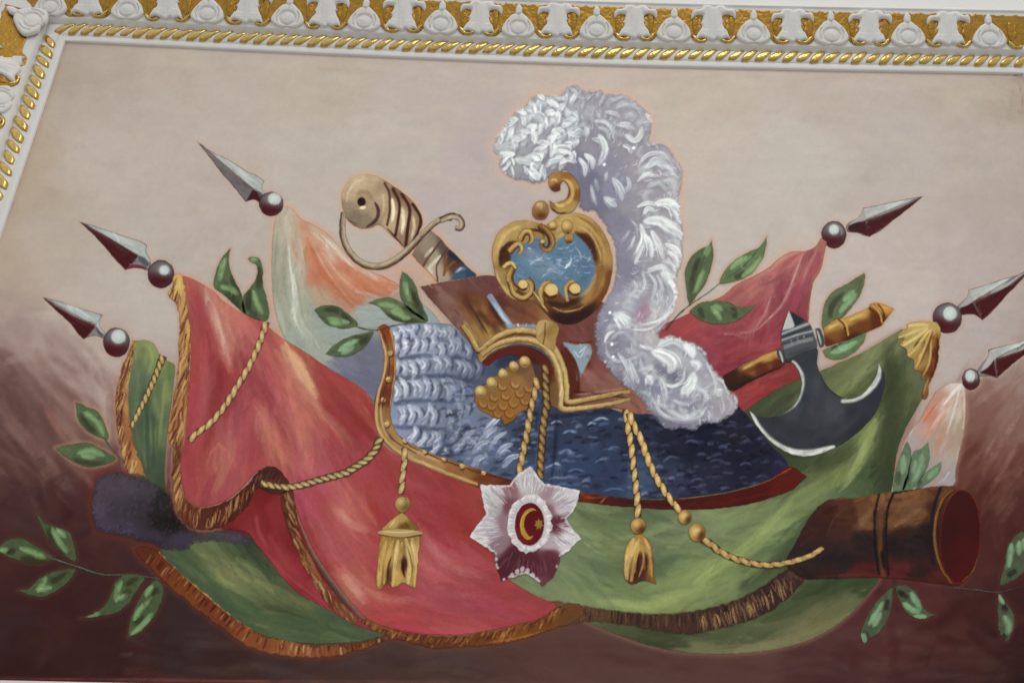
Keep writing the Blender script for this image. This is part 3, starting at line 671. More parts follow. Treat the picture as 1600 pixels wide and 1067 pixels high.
L.m('''5 d5d5cc .9 .5 be .5 | 451,400 458,450 460,490 468,515 482,530
4 dedfd8 .8 .5 be .5 | 447,370 452,395 455,430
6 d7d9d2 .8 .5 be .6 | 457,430 464,460 462,490
5 d3d6ce .7 .5 be .6 | 470,500 485,522 500,545
5 dcd3ca .9 .6 be .3 | 500,366 520,385 535,402 560,425
3 e2d8d0 .8 .5 be .3 | 485,362 505,378 522,398
3 d9b8a8 .8 .5 be .2 | 490,385 512,425 540,462 556,478
3 dbbba9 .7 .5 be .2 | 505,395 530,430 560,455
2.5 d5a793 .8 .5 be .2 | 470,360 490,400 515,450
9 bf6a4d .7 .6 be .2 | 480,372 500,420 530,455 552,478
8 c97b5c .8 .5 be .2 | 580,440 600,452 620,458 
10 c5734f .6 .6 be .3 | 560,440 590,465 615,455
9 bf7357 .8 .5 be .2 | 545,465 560,472 566,474
6 b9c0bd .7 .6 be .3 | 555,455 575,460 600,470
7 aab3b3 .7 .6 be .3 | 610,462 620,455 624,450
14 8b9ba3 .5 .9 be .2 | 480,470 500,500 520,525
5 8a877a .5 .7 be .2 | 433,370 429,420 428,470
4 8f8c7f .5 .7 be .2 | 462,430 475,500 500,548
4 cfa693 .8 .6 be .2 | 545,405 580,428 622,446
3 7e8a86 .6 .6 be 0 | 560,602 575,615 590,628''')
L.brush(['445,330 438,420 450,520', '460,335 470,420 490,540', '480,350 530,420 600,460', '500,510 580,500 690,510', '540,560 580,580'], 420, 34, 6, .06, .6, .7)
L.edge(3, 'b08d7c', 0.25, (-1, -.2))
fl = L.mesh('painted_flag', 6, mural, 'pale grey and orange flag hanging from the spear left of the sword', con=1.15, sat=.85, tint=(.96, .965, .92)); halo(L, 9, 'c4977c', .55)

L = Lay('1504,598* 1490,597 1476,602 1462,612 1448,634 1437,655 1420,675 1408,700 1400,730 1394,770 1450,764 1490,758 1494,735 1500,705 1508,670 1510,635 1508,608', '#a8988c')
L.idw('''1500,605#c9bab0 1490,640#bfa79a 1470,630#b68a78 1455,650#b98470 1440,670#b3948a 1425,690#a6968f 1410,720#a09a92 1405,750#9c968f 1450,690#a89186 1470,680#ae8d7b 1490,690#a98f7a 1500,660#a5927f 1505,640#ad9c8c 1480,720#a8968d 1490,745#a09896 1470,740#a08f88 1440,720#9a9188''', 3, 4)
rs(L, [(24, '1500,603 1475,640 1440,690', 7, 55, 4, 'c9b5a8 bf7e62 c99079 d5c6bc a8877a', .6, .5), (24, '1502,605 1490,660 1470,720', 8, 60, 4, 'cdbdb1 ad8468 a39a8a c2b3a6 b98a6c', .55, .5), (10, '1506,610 1506,660 1494,720', 4, 60, 4, 'a59987 c0b5a8 958a7a', .5)])
L.m('''7 d9d0c8 .95 .6 be .3 | 1502,600 1488,615 1475,632
5 d5c9c0 .8 .6 be .4 | 1500,604 1488,650 1478,680
4 c06c50 .8 .5 be .3 | 1465,628 1452,646 1440,664
5 c47a5e .7 .5 be .4 | 1472,640 1455,662 1448,680
4 c57c62 .7 .6 be .4 | 1470,690 1464,705 1462,715
3 dccfc6 .7 .5 be .4 | 1505,606 1507,640 1504,675
3 c7c4c0 .7 .6 be .3 | 1438,650 1425,672 1420,685
4 aeb0b4 .7 .6 be .3 | 1484,735 1476,748 1465,755''')
L.edge(2.5, '8d7a72', 0.28)
L.mesh('painted_flag', 7, mural, 'small pale flag with orange streaks at the right edge', con=1.2); halo(L, 6, 'a98a7e', .4)

# ------------------------------------------------------------------ pink banner behind the axe
L = Lay('1283,371* 1274,384 1258,392 1236,393 1216,404 1200,418 1175,432 1150,444 1128,462 1096,478 1062,496 1036,508 1020,540 1040,580 1080,620 1130,660 1180,635 1210,615 1245,600 1262,570 1262,530 1264,495 1267,465 1272,440 1282,424 1288,400 1292,378*', '#9c4a4f')
L.idw('''1280,385#a8635c 1270,410#a4555a 1230,410#b0716a 1200,440#a65e5e 1170,450#a85c5b 1120,480#a75d5a 1090,500#a3464a 1060,520#a1444a 1120,530#98414a 1180,500#9c474f 1230,460#984450 1255,480#93444d 1250,520#8e3c44 1200,550#943f46 1150,560#8f3640 1150,620#9a3f43 1200,600#9a3d3d 1220,585#8c3a3a 1100,560#96404a 1070,570#9a4750''', 3, 6)
rs(L, [(40, '1275,390 1230,440 1190,520 1150,600', 22, 70, 9, 'a5505a 8f3c46 b2636a 97434c a04a4c', .42, .6), (30, '1230,400 1160,450 1080,510', 12, 70, 9, 'b9736b a34b4f c08074 9b4549', .45, .6), (20, '1040,540 1120,545 1240,510', 16, 90, 10, '9f4650 a9525a 8c3741', .4)])
L.m('''8 c4877a .75 .7 be .5 | 1262,392 1230,400 1200,425 1170,440
5 c99a90 .75 .6 be .5 | 1255,395 1225,470 1200,500 1176,520
9 b77066 .6 .8 be .5 | 1225,405 1205,440 1215,475
5 c8918a .75 .5 be .6 | 1205,462 1195,490 1175,520
7 b98078 .8 .5 be .6 | 1132,522 1160,520 1172,518 1178,512
6 c08a80 .7 .5 be .6 | 1150,525 1168,528
6 c29384 .6 .7 be .5 | 1279,385 1262,420 1250,450
7 9c7a5a .8 .6 be .2 | 1288,385 1280,425 1270,440 1265,480 1262,500
9 8a343c .5 .8 be .3 | 1250,470 1240,520 1215,545
9 b04a4e .7 .7 be .3 | 1240,575 1200,592 1160,612
6 8a3133 .7 .7 be .2 | 1245,595 1205,613 1165,628
10 ab4c4e .6 .8 be .2 | 1050,510 1090,520 1110,540''')
L.brush(['1280,385 1235,450 1190,540', '1230,400 1150,450 1070,510', '1060,540 1130,560 1240,520', '1160,625 1240,590'], 420, 40, 8, .08, .6, .75)
L.edge(3, 'b38a74', 0.28, (0, -1))
L.mesh('painted_pink_banner', 10, mural, 'pink banner hanging from the spear behind the axe', con=1.2, tint=(.945, .93, .93)); halo(L, 9, 'c29a86', .5)

# ------------------------------------------------------------------ green banner on the right
L = Lay('1408,514* 1385,528 1350,549 1320,562 1290,576 1240,596 1190,622 1150,655 1120,700 900,740 790,752 770,800 776,880 800,925 870,945 910,968 960,990 1010,1007 1060,1018 1120,1022 1180,1019 1240,1008 1290,988 1330,958 1355,930 1375,900 1375,800 1392,768 1398,735 1402,706 1414,672 1432,640 1446,612 1451,580 1444,545 1432,520', '#66704d')
L.idw('''1400,530#6a7350 1370,550#6c7350 1330,575#6e7152 1300,590#606a45 1260,620#4c5638 1200,650#464f38 1180,680#3f4a35 1200,720#3c4530 1270,720#454c33 1350,620#4f5838 1390,600#4e5737 1420,570#5a6244 1435,560#626a4c 1400,650#474f35 1390,700#3c4530 1370,740#3b4530 1330,720#4f5a3c 1300,740#59633f 1280,770#626f48 1360,660#5d6a42 1340,690#6b7849
900,800#6b7857 950,810#66734f 1000,805#5d6b4a 1060,810#69765a 1120,800#738057 1200,790#6f7b52 1240,780#5c6a48 1270,790#59694b 1300,770#4f5c41 900,850#6d7a58 960,850#66744f 1030,850#5e6d52 1100,840#66745a 1160,840#6b7a55 1220,840#5d6c4c 1270,840#4a593f 900,900#6b7b5a 960,900#61704e 1020,910#59674a 1080,910#6d7c52 1130,880#73824f 1180,880#626f4a 1240,870#4d5a3f 950,940#768459 1010,945#7a8a58 1060,930#73824f 1120,910#6f7e54 1180,900#4f5c40
940,975#4a5138 1000,985#454a33 1060,995#424a33 1120,990#4a5238 1180,985#565c40 1240,950#4c563a 1300,920#414d34 1340,920#3c4830 1280,970#656647 1330,940#5c6346 1100,1012#6f6f50 1180,1010#757355 1250,990#6f6d50 880,930#6d7a5a''', 3.2, 5)
rs(L, [(60, '890,800 1000,830 1150,830 1280,780', 26, 110, 12, '7d8b5c 5a684a 6d7b57 86935f 515f45', .35, .5), (60, '880,870 980,930 1080,930 1230,830 1290,770', 24, 130, 12, '7f8e58 5f6e4a 8a985c 55634a 6b7953', .38, .5),
       (40, '930,980 1050,1000 1200,990 1340,920', 16, 110, 9, '4a5438 3c452e 5b6244 6a6a4a', .38, .5), (36, '1400,530 1330,590 1250,650', 18, 90, 11, '77805a 5e6844 808a60 4f5a3c', .42, .5), (36, '1435,540 1405,650 1380,750', 16, 90, 11, '4d5739 626b4a 3d4630 566040', .4, .5), (26, '1370,650 1310,740 1230,800', 14, 80, 8, '7d8a52 6a7648 8c9a60 55613e', .45, .6)])
L.m('''16 8a985b .7 .8 be .4 | 950,935 1010,945 1060,935 1110,910 1150,870 1190,830
12 93a266 .6 .7 be .4 | 1005,940 1050,930 1090,910 1120,880
10 8a9a62 .5 .8 be .5 | 1200,800 1180,840 1150,860
10 818f5e .55 .7 be .5 | 900,825 930,840 960,845 975,838
6 93a06b .6 .6 be .6 | 1015,830 1040,815 1052,808
3 a3a886 .9 .5 be .3 | 910,845 930,860 950,870
3 9ea57f .8 .5 be .3 | 900,815 910,825 920,835
14 4a583e .5 .9 be .3 | 980,890 1040,880 1090,860
14 4c5a40 .5 .9 be .3 | 890,880 950,895 1000,900
18 3b4731 .6 .9 be .3 | 1290,790 1240,850 1200,890
18 3a4330 .6 .9 be .3 | 1270,830 1220,880 1150,920
16 36402b .7 .9 be .2 | 1380,530 1387,600 1380,680
14 3b452f .7 .9 be .2 | 1415,690 1400,740 1385,760
9 6d7a4c .7 .7 be .4 | 1430,530 1435,580 1420,620
10 7a8557 .7 .7 be .5 | 1378,545 1340,590 1310,640
8 828b5f .6 .7 be .6 | 1380,530 1350,580 1345,600
5 39442d .7 .7 be .3 | 1330,560 1305,590 1297,610
14 39432d .6 .9 be .3 | 1170,650 1190,690 1230,720
12 7c8a50 .8 .6 be .4 | 1368,655 1350,690 1352,715 1340,730
8 869458 .8 .5 be .5 | 1355,680 1330,720 1308,760
7 93a063 .7 .5 be .6 | 1345,730 1322,758 1310,770
6 8d9a5c .8 .5 be .6 | 1285,745 1280,752 1278,757
22 53603e .6 .8 be .3 | 1320,700 1290,740 1270,760
9 6d7a4f .6 .7 be .5 | 1240,780 1215,800 1200,815
8 77754f .7 .7 be .4 | 1110,1016 1180,1012 1250,995 1310,965 1345,930
8 6f6f52 .7 .7 be .4 | 1040,1012 1100,1017 1160,1017
10 39432d .6 .8 be .3 | 960,975 1040,990 1120,985''')
L.brush(['890,810 1000,840 1150,830 1280,780', '880,880 980,940 1080,935 1220,840', '930,980 1050,1005 1200,995 1340,930', '1400,525 1330,590 1250,650', '1440,545 1405,650 1380,750', '1370,650 1310,740 1230,800'], 1200, 80, 13, .06, .6, .65, 7)
L.m('''34 3f4730 .8 .9 be .35 | 1172,640 1200,692 1252,724
34 414932 .7 .9 be .35 | 1265,722 1308,716 1345,690
30 3d4630 .8 .9 be .35 | 1388,530 1394,610 1386,690 1374,755
20 59624a .6 .9 be .4 | 1425,540 1432,590 1415,650
16 7f8b5a .75 .75 be .5 | 1370,652 1352,700 1330,742 1310,765
12 8f9c66 .6 .7 be .6 | 1356,682 1340,722 1318,756
26 4a563c .6 .9 be .4 | 1292,785 1236,850 1196,890
16 8f9c62 .6 .8 be .5 | 1242,778 1192,830 1142,872 1082,916
18 929f68 .5 .8 be .5 | 940,938 1010,946 1070,930
18 4f5c43 .5 .9 be .5 | 900,872 960,888 1020,884 1090,858
18 525f46 .5 .9 be .5 | 900,800 980,812 1050,806
12 87945f .5 .8 be .6 | 960,842 1020,832 1060,812
16 6c7450 .5 .9 be .5 | 1392,536 1340,580 1300,620''')
L.edge(2.4, '8c7656', 0.28, (.1, 1))
grn = L.mesh('painted_green_banner', 12, mural, 'large green banner draped under the helmet and behind the axe', con=1.25, sat=.88, tint=(1.01, 1.01, .96)); halo(L, 7, '8f6a5a', .45)
# brown fringe band lying across the green banner
def fringe(L, path, n, w, ln, cols, a=.8, ang=None, seed=1, jit=4, side=1, curve=.06, br=.25):
    c = crom(P(path), False, 3); g = np.gradient(c, axis=0); g /= np.hypot(g[:, 0], g[:, 1])[:, None] + 1e-9; r = np.random.default_rng(seed)
    for _ in range(n):
        i = int(r.integers(len(c))); nx, ny = -g[i, 1] * side, g[i, 0] * side
        if ang is not None: t = math.radians(ang + r.normal(0, 5)); nx, ny = math.cos(t), math.sin(t)
        x, y = c[i] + r.normal(0, jit, 2) * .6; l = ln * r.uniform(.5, 1.15); b = r.normal(0, curve) * l
        L.s([(x, y, False), (x + nx*l*.5 - ny*b, y + ny*l*.5 + nx*b, False), (x + nx*l, y + ny*l, False)], w * 1.35 * r.uniform(.6, 1.5), cols[int(r.integers(len(cols)))], a * r.uniform(.6, 1.1), .55, 'be', br)
B = Lay('842,938* 870,938 900,943 950,950 1010,957 1060,955 1110,948 1150,936 1190,915 1225,890 1262,866 1275,880 1250,915 1220,945 1180,968 1130,982 1080,991 1030,988 980,978 930,972 880,976 850,968', '#4a3024', g=1.5, jit=1.6)
B.idw('850,950#6a4128 880,955#6b452c 920,960#5d3f2b 980,965#4c3126 1040,970#4a3127 1100,968#452f27 1160,950#402a26 1200,930#3d2725 1240,900#42282a 1260,880#4a2c28', 3, 3)
fringe(B, '850,945 900,948 960,953 1020,958 1070,958 1120,950 1170,930 1220,898 1260,870', 300, 2.0, 26, ['6a4830', '3a2420', '5a3c2a', '2c1c1c', '7d5a3a', '3f2a22', '2a1a1c'], .6, None, 5, 4, 1)
fringe(B, '1090,962 1130,955 1180,935 1230,905', 60, 1.8, 28, ['a07a4a', '8a643c', 'b08a55'], .7, 75, 6, 6)
B.m('3 8d7347 .9 .6 be .4 | 880,941 950,950 1010,957 1070,955 1130,943\n2.5 6d6a3c .6 .6 be .4 | 1130,943 1190,915 1230,888')
B.edge(2.5, '6a5a38', 0.19)
B.mesh('fringe', 15, grn, soft=3.2, rag=1.3, sat=.85)
# ------------------------------------------------------------------ green banner on the left (upper strip and lower fold)
L = Lay('206,532* 225,531 240,536 250,553 262,563 273,570 272,600 266,650 260,700 258,750 262,800 240,790 222,760 210,720 203,670 200,620 203,570', '#5e7450')
L.idw('215,540#6f7f4e 235,545#7a8a55 250,570#74864e 265,580#5f7446 210,580#5c7050 225,600#55694d 240,620#41543f 255,620#6b7d4c 262,640#586c45 215,640#4f6448 230,660#475b42 250,680#5d7048 220,700#4a5f45 240,720#43563e 235,760#465a3e 250,760#3d4f38', 3, 3)
rs(L, [(30, '228,540 222,620 230,740', 9, 80, 6, '6f8455 4a5f46 5f7650 3c5040', .45), (24, '250,565 252,640 244,750', 7, 80, 6, '7d8f58 566b46 465a40 6a7f50', .45)])
L.m('6 8a9a5c .6 .7 be .4 | 232,540 238,560 230,590\n8 374a3c .7 .8 be .2 | 226,600 230,660 232,740\n6 80925a .6 .7 be .4 | 258,590 254,640 248,700\n5 3d5040 .6 .8 be .2 | 238,640 240,700 242,760')
L.edge(2.5, '8a7a50', 0.22)
gl = L.mesh('painted_green_banner', 16, mural, 'narrow green banner with rope and fringe at the left', con=1.25, sat=.82, tint=(1.04, 1.0, .96)); halo(L, 6, 'b09080', .4)
def cord(path, w, pitch, col, dark, lite, lvl, parent, name='rope', taper=0, lean=1):
    """twisted cord: every twist is painted as a slanted lozenge"""
    c = crom(P(path), False, 1.5); seg = np.hypot(*np.diff(c, axis=0).T); cum = np.concatenate([[0], np.cumsum(seg)]); tot = cum[-1]
    L = Lay(ribbon(path, w * 1.12, w * 1.12 * (1 - taper)), dark, g=1.25, jit=.9); n = max(2, int(tot / pitch)); r = np.random.default_rng(int(tot))
    for i in range(n):
        s = (i + .5) * tot / n; p = np.array([np.interp(s, cum, c[:, 0]), np.interp(s, cum, c[:, 1])]); q = np.array([np.interp(s + 1, cum, c[:, 0]), np.interp(s + 1, cum, c[:, 1])]); t = (q - p) / (np.hypot(*(q - p)) + 1e-9)
        nn = np.array([-t[1], t[0]]) * lean; ww = w * (1 - taper * s / tot); k = r.uniform(.85, 1.1)
        a = p - t * pitch * .52 - nn * ww * .30; b = p + t * pitch * .52 + nn * ww * .30
        L.s([(*a, False), (*p, False), (*b, False)], pitch * .66 * k, col, .98, .5, 'be', .1)
        a = p - t * pitch * .30 - nn * ww * .26 + nn * -.5; b = p + t * pitch * .25 + nn * ww * .14
        L.s([(*a, False), (*b, False)], pitch * .36, lite, .8 * k, .7, 'be', .2)
    L.edge(1.4, dark, .4)
    return L.mesh(name, lvl, parent, soft=1.0, con=1.15)
cord('255,556 248,575 239,598 226,626 214,650 205,668', 11, 10.5, 'ac9158', '55472c', 'c4aa6c', 18, gl, lean=-1, taper=.35)
# gold fringe on its outer edge
L = Lay('209,532* 202,545 194,562 186,588 181,620 180,650 184,685 191,715 200,738 225,745 232,760 226,735 216,710 208,680 203,650 200,620 204,590 209,560 212,540', '#a2743f', g=1.4, jit=1.6)
L.idw('206,545#c09550 196,575#b98a4c 188,610#a06c3c 184,650#8f5a35 190,690#96603a 205,720#a67040 220,745#a8713c 206,640#b5854a 203,600#c29353', 3, 3)
fringe(L, '207,540 197,570 189,610 187,650 195,690 210,730', 190, 2.2, 34, ['5c2f20', 'c9a05c', '8a5632', '6d3a26', 'b98c50', '4a2520', 'd3ac66'], .75, 104, 3, 7)
L.edge(2.5, '6a3526', 0.33, (-1, 0)); L.mesh('fringe', 17, gl, soft=2.2, rag=.9); halo(L, 6, 'b28876', .4)

G = Lay('250,862* 262,850 300,838 345,832 395,842 420,870 450,905 500,940 550,965 605,988 575,1000 540,1004 490,1006 440,1000 400,988 350,955 300,915 270,888', '#4d6243')
G.idw('270,862#4a6146 300,855#566d46 330,848#66794c 370,850#47593e 390,860#3a4a34 320,880#5d7246 350,900#71824c 380,900#7a8a52 400,880#4c6042 420,900#5d6e44 440,920#64744a 480,950#5a6c46 300,890#4b6344 340,930#496245 380,950#45603f 420,975#4e6844 460,985#4d6745 520,985#466040 570,992#4a6244 450,960#3f5238 420,940#3a4c34 400,920#6d7e4c', 3.2, 4)
rs(G, [(46, '280,860 350,910 430,960 560,995', 18, 90, 9, '5d7548 3e5439 4d6645 71834f', .42), (24, '330,850 370,900 440,935 500,960', 9, 80, 9, '8a9660 77874f 5b6c46', .45)])
G.m('''14 8a9659 .75 .8 be .3 | 312,848 330,880 365,905 405,915 440,925
9 98a266 .6 .7 be .4 | 322,880 350,905 385,918
12 33432f .7 .9 be .2 | 390,850 420,890 470,935
10 354530 .6 .9 be .2 | 405,945 440,955 480,962
8 6b7d4f .6 .8 be .4 | 405,925 430,935 455,945
9 577048 .6 .8 be .3 | 430,985 500,990 570,990''')
G.brush(['270,870 330,920 400,965 500,995', '330,850 380,905 450,945 560,990'], 420, 70, 10, .07, .6, .65, 6)
gl2 = G.mesh('painted_green_fold', 16, mural, 'dark green banner fold with orange fringe at the lower left', con=1.2, sat=.8, tint=(.93, .88, .85)); halo(G, 6, '6a4a3c', .4)
L = Lay('208,856* 225,853 248,860 265,878 290,900 320,925 355,955 400,986 440,998 480,1007 540,1006 580,1000 612,989 605,1000 570,1014 530,1024 490,1028 440,1024 395,1014 360,992 320,962 280,930 245,898 222,875', '#7c3f22', g=1.5, jit=1.3)
L.idw('225,865#6a3320 250,885#7a3c20 290,920#83431f 340,960#7c3d20 400,1000#8a4a26 450,1014#92552c 500,1018#8a4c28 560,1008#7d4526 600,995#7a4a2c', 3, 2)
fringe(L, '225,858 255,876 300,912 350,955 400,990 450,1003 520,1008 600,994', 150, 2.4, 20, ['5a2616', 'a5703c', '6d2f18', 'c4935a', '93502a', '4a2016'], .75, None, 8, 4, 1)
L.m('5 c49a58 .95 .5 n .3 | 250,862 275,886 308,916 345,946\n4 caa05e .9 .5 n .35 | 335,940 370,967 402,987\n3.5 b98a4e .8 .5 n .4 | 400,986 440,998 485,1007 540,1004 605,990')
L.edge(2.5, '5c3220', 0.28, (-.3, 1)); L.mesh('fringe', 18, gl2, soft=2.4, rag=1, sat=.85, tint=(.93, .9, .92), con=1.25); halo(L, 7, '6a3a2c', .5)

# ------------------------------------------------------------------ dark gun barrel end at the left
L = Lay('148,748* 160,740 182,734 205,740 226,744 250,758 266,772 274,796 290,818 310,830 345,828 375,831 388,838 398,851 360,850 330,846 305,850 290,860 262,860 240,852 215,847 195,840 170,836 152,830 143,812 141,785', '#403a46', jit=1.4)
L.idw('160,760#4b4250 200,750#4a4350 230,760#453f4c 255,790#2f2a30 270,820#262223 220,800#3a3440 180,800#413a48 155,800#4d4358 160,825#463e54 200,830#413b4e 240,840#3c3648 280,845#403a4e 320,838#443e50 360,838#4a4458 250,815#2a2628', 3, 5)
r5 = np.random.default_rng(5)
for _ in range(330):
    x, y = r5.uniform(142, 300), r5.uniform(735, 860); a = r5.uniform(60, 130); l = r5.uniform(4, 9); t = math.radians(a)
    L.s([(x, y, False), (x + math.cos(t)*l, y + math.sin(t)*l, False)], r5.uniform(3, 6), ['524a5c', '2f2a33', '453e50', '5a5068', '383240'][int(r5.integers(5))], .35, .9, 'be', .3)
L.m('8 4f4860 .6 .8 be .3 | 310,834 350,834 385,840\n6 5c2a24 .5 .9 be .2 | 143,770 142,800 150,828\n10 262225 .6 .9 be .2 | 225,800 250,812 280,818')
L.edge(4, '5a342e', 0.28, (-1, 0))
L.mesh('painted_gun_barrel', 20, mural, 'blunt dark purple gun barrel end beside the fringe at the left', soft=6, rag=1.6, sat=.75, con=1.25, tint=(.98, .93, .9)); halo(L, 9, '5e302a', .6)

# ------------------------------------------------------------------ red banner
Ri = Lay('330,806* 360,796 385,775 400,745 425,742 450,760 462,800 480,850 505,900 535,940 570,972 600,990 560,978 510,952 460,922 425,882 402,852 385,832 350,826 332,822', '#8c2c30')
Ri.idw('345,815#7d2626 380,800#862a2c 410,770#7c2526 430,800#8d2f33 400,820#8c3034 420,850#8f2f34 440,880#96343a 470,900#933038 500,940#983840 460,850#80282a 480,900#7c2628', 3, 4)
rs(Ri, [(40, '395,790 420,850 480,920 560,970', 14, 70, 9, '9c3a40 7a2426 a8464c 862c30', .45)])
Ri.m('8 a8484e .6 .8 be .4 | 400,800 405,830 420,860\n5 a8404a .7 .7 be .3 | 404,848 440,890 490,930 540,960\n9 6d1f20 .6 .9 be .2 | 440,790 462,850 490,900')
red = Ri.mesh('painted_red_banner', 22, mural, 'large red banner with gold fringe hanging under the left spears', con=1.2, tint=(.95, .93, .92))
L = Lay('278,431* 292,432 310,440 330,452 352,472 380,490 410,503 440,527 475,548 510,572 548,595 572,612 588,640 596,690 640,720 700,740 750,760 772,800 784,850 794,900 812,915 838,930 873,947 866,953 840,968 800,978 760,986 720,992 680,992 640,988 605,980 575,968 552,945 520,905 490,860 468,810 455,770 440,742 425,730 405,735 385,755 360,778 330,790 308,792 292,778 284,750 283,715 289,680 292,640 296,590 297,540 294,500 287,465', '#a24448')
L.idw('''285,440#a05450 305,450#a65a54 330,475#b06a60 360,500#b3665c 340,470#aa5e56 395,510#a64c4c 300,500#9a4648 320,520#a34a4c 345,540#b8807a 300,560#a03e40 330,580#8c3236 310,620#a2434a 350,620#8e363a 360,560#a04a4c 400,560#a24a50 440,560#a85a54 450,550#bd7a64 430,620#9e4650 470,600#bf7c60 480,580#c4947a 500,580#a2484a 540,610#96383c 570,620#9a4a48 590,660#8f3034 560,660#8c3236 520,650#973a40 480,650#b06052 440,660#a04850 400,640#a04852 370,660#a04a54 340,680#a4545a 310,700#a03f46 300,740#a0404a 320,740#ac5c54 340,730#b06a5a 330,770#9a4048 360,750#a04c52 400,700#9a3e46 420,690#b06856 460,700#b26a56 500,700#a44e54 540,700#9c4248 480,740#a2485a 520,760#a44a56 560,740#a0424a 600,730#963a42 640,760#9a4044 700,770#92363a 740,770#94403e 480,800#a8485a 520,840#a84a50 540,800#b46858 560,800#a8524e 600,800#9c3a3e 640,800#9a3a40 700,820#96343a 740,830#943436 780,880#98363a 820,920#92343a 860,945#963c42 540,880#a04048 560,920#b26a58 600,900#9e3a40 640,930#a44a56 700,930#a6505c 740,900#a24650 680,880#ac5a5c 760,940#a0465a 820,950#9a4046 640,970#a63c44 700,985#a64046 760,980#a44648 600,960#a23c40 580,940#a04a4a''', 3.2, 6)
rs(L, [(60, '300,450 330,560 330,680 320,780', 15, 110, 12, '8c3238 b05a60 a2444a 953a40 b8706c', .36), (60, '350,480 420,600 460,700 470,780', 26, 130, 14, '96383e b4626a a54850 c08078 8c343a', .34), (60, '440,540 510,620 580,680 600,740', 26, 110, 14, '93383c a44a4e b8685c 86302f', .36),
       (70, '480,760 540,860 620,940 740,960 850,950', 26, 120, 14, 'b05a66 9c3a40 a8484e b87068 8f3338', .36), (60, '600,730 660,800 740,870 840,940', 34, 120, 13, '8c3034 a4444c 983a3e b05c60', .36)])
L.m('''12 cba59c .8 .8 be .4 | 326,470 340,505 350,535 360,570
8 d6b8ae .7 .7 be .4 | 330,485 342,510 350,540
9 bf7a6c .7 .8 be .4 | 330,460 360,500 385,530
9 b5695c .6 .8 be .4 | 350,475 390,520 410,560
14 8a2c30 .65 .9 be .2 | 345,560 340,620 325,680
8 b46a68 .6 .8 be .3 | 312,560 318,600 322,650
12 cf9c7c .75 .8 be .3 | 448,545 462,570 478,600 500,640
9 dcb49c .75 .7 be .3 | 452,548 468,570 482,588
8 c88a6c .7 .8 be .3 | 462,590 480,630 505,660
9 c08466 .6 .8 be .3 | 490,640 520,668 545,695
7 bd8574 .7 .7 be .4 | 555,610 568,630 580,650
10 822a2c .6 .9 be .2 | 520,600 550,640 585,680
10 862c30 .5 .9 be .2 | 500,600 530,660 560,700
11 bf7e62 .7 .8 be .3 | 395,640 412,670 440,710 460,730
10 c08a70 .6 .8 be .3 | 330,700 335,730 350,745
8 b97064 .6 .8 be .3 | 340,690 360,715 375,740
14 a8566a .5 .9 be .3 | 370,600 390,650 430,690
8 8a2e34 .5 .9 be .3 | 385,560 400,600 430,640
12 c88474 .7 .7 be .3 | 530,795 545,815 565,825
10 c4887a .75 .7 be .5 | 520,880 540,910 570,925 600,928
8 c48e82 .8 .6 be .6 | 545,920 565,925 580,927
10 bd7076 .6 .8 be .5 | 670,850 700,880 740,905
6 c48684 .8 .6 be .5 | 672,852 690,872 710,885
9 b8626c .6 .8 be .5 | 620,935 680,942 740,935
10 852a30 .5 .9 be .3 | 470,850 500,900 540,945
12 842a2e .5 .9 be .3 | 700,790 760,850 830,920
10 b04c54 .6 .8 be .3 | 600,965 680,984 760,978
9 b3525c .5 .8 be .3 | 480,790 500,850 530,900
8 8d3034 .6 .9 be .2 | 590,690 640,715 700,735
9 ab5f64 .5 .8 be .4 | 720,800 740,815 760,850''')
L.brush(['285,440 300,520 300,620 292,720', '330,470 350,560 350,660 330,780', '380,500 430,600 450,700 465,770', '440,530 500,620 560,690 590,740', '470,780 530,880 600,950 700,975', '560,740 620,840 700,910 840,950', '640,730 720,800 800,870 860,940'], 1300, 84, 12, .05, .6, .65, 6)
L.m('''18 bd7a70 .5 .9 be .5 | 440,540 500,640 570,705
24 7f2f31 .5 .9 be .4 | 505,590 560,660 596,695
22 82302f .45 .9 be .4 | 342,560 338,640 312,725
18 cb968a .6 .85 be .5 | 328,472 346,530 362,585
24 822f33 .4 .9 be .4 | 380,560 430,640 475,725
18 bd7466 .45 .9 be .5 | 398,620 430,690 462,742
24 873331 .45 .9 be .4 | 690,780 765,850 818,915
18 c07a70 .5 .85 be .5 | 530,885 580,926 650,942
22 86302f .4 .9 be .4 | 470,800 500,870 545,935
16 c48a7c .5 .85 be .5 | 520,790 545,816 580,830
18 b9706c .45 .9 be .5 | 660,848 710,885 770,905
20 8a3434 .4 .9 be .4 | 600,720 660,745 720,768
14 c98f78 .6 .85 be .5 | 452,548 478,592 505,632''')
L.edge(3, 'b8624e', 0.28, (.5, -1)); L.edge(3.5, 'a8323a', 0.28, (-.6, 1))
L.mesh('cloth', 24, red, con=1.18, sat=.92, tint=(1.02, 1.02, .97)); halo(L, 9, 'c48a74', .55)
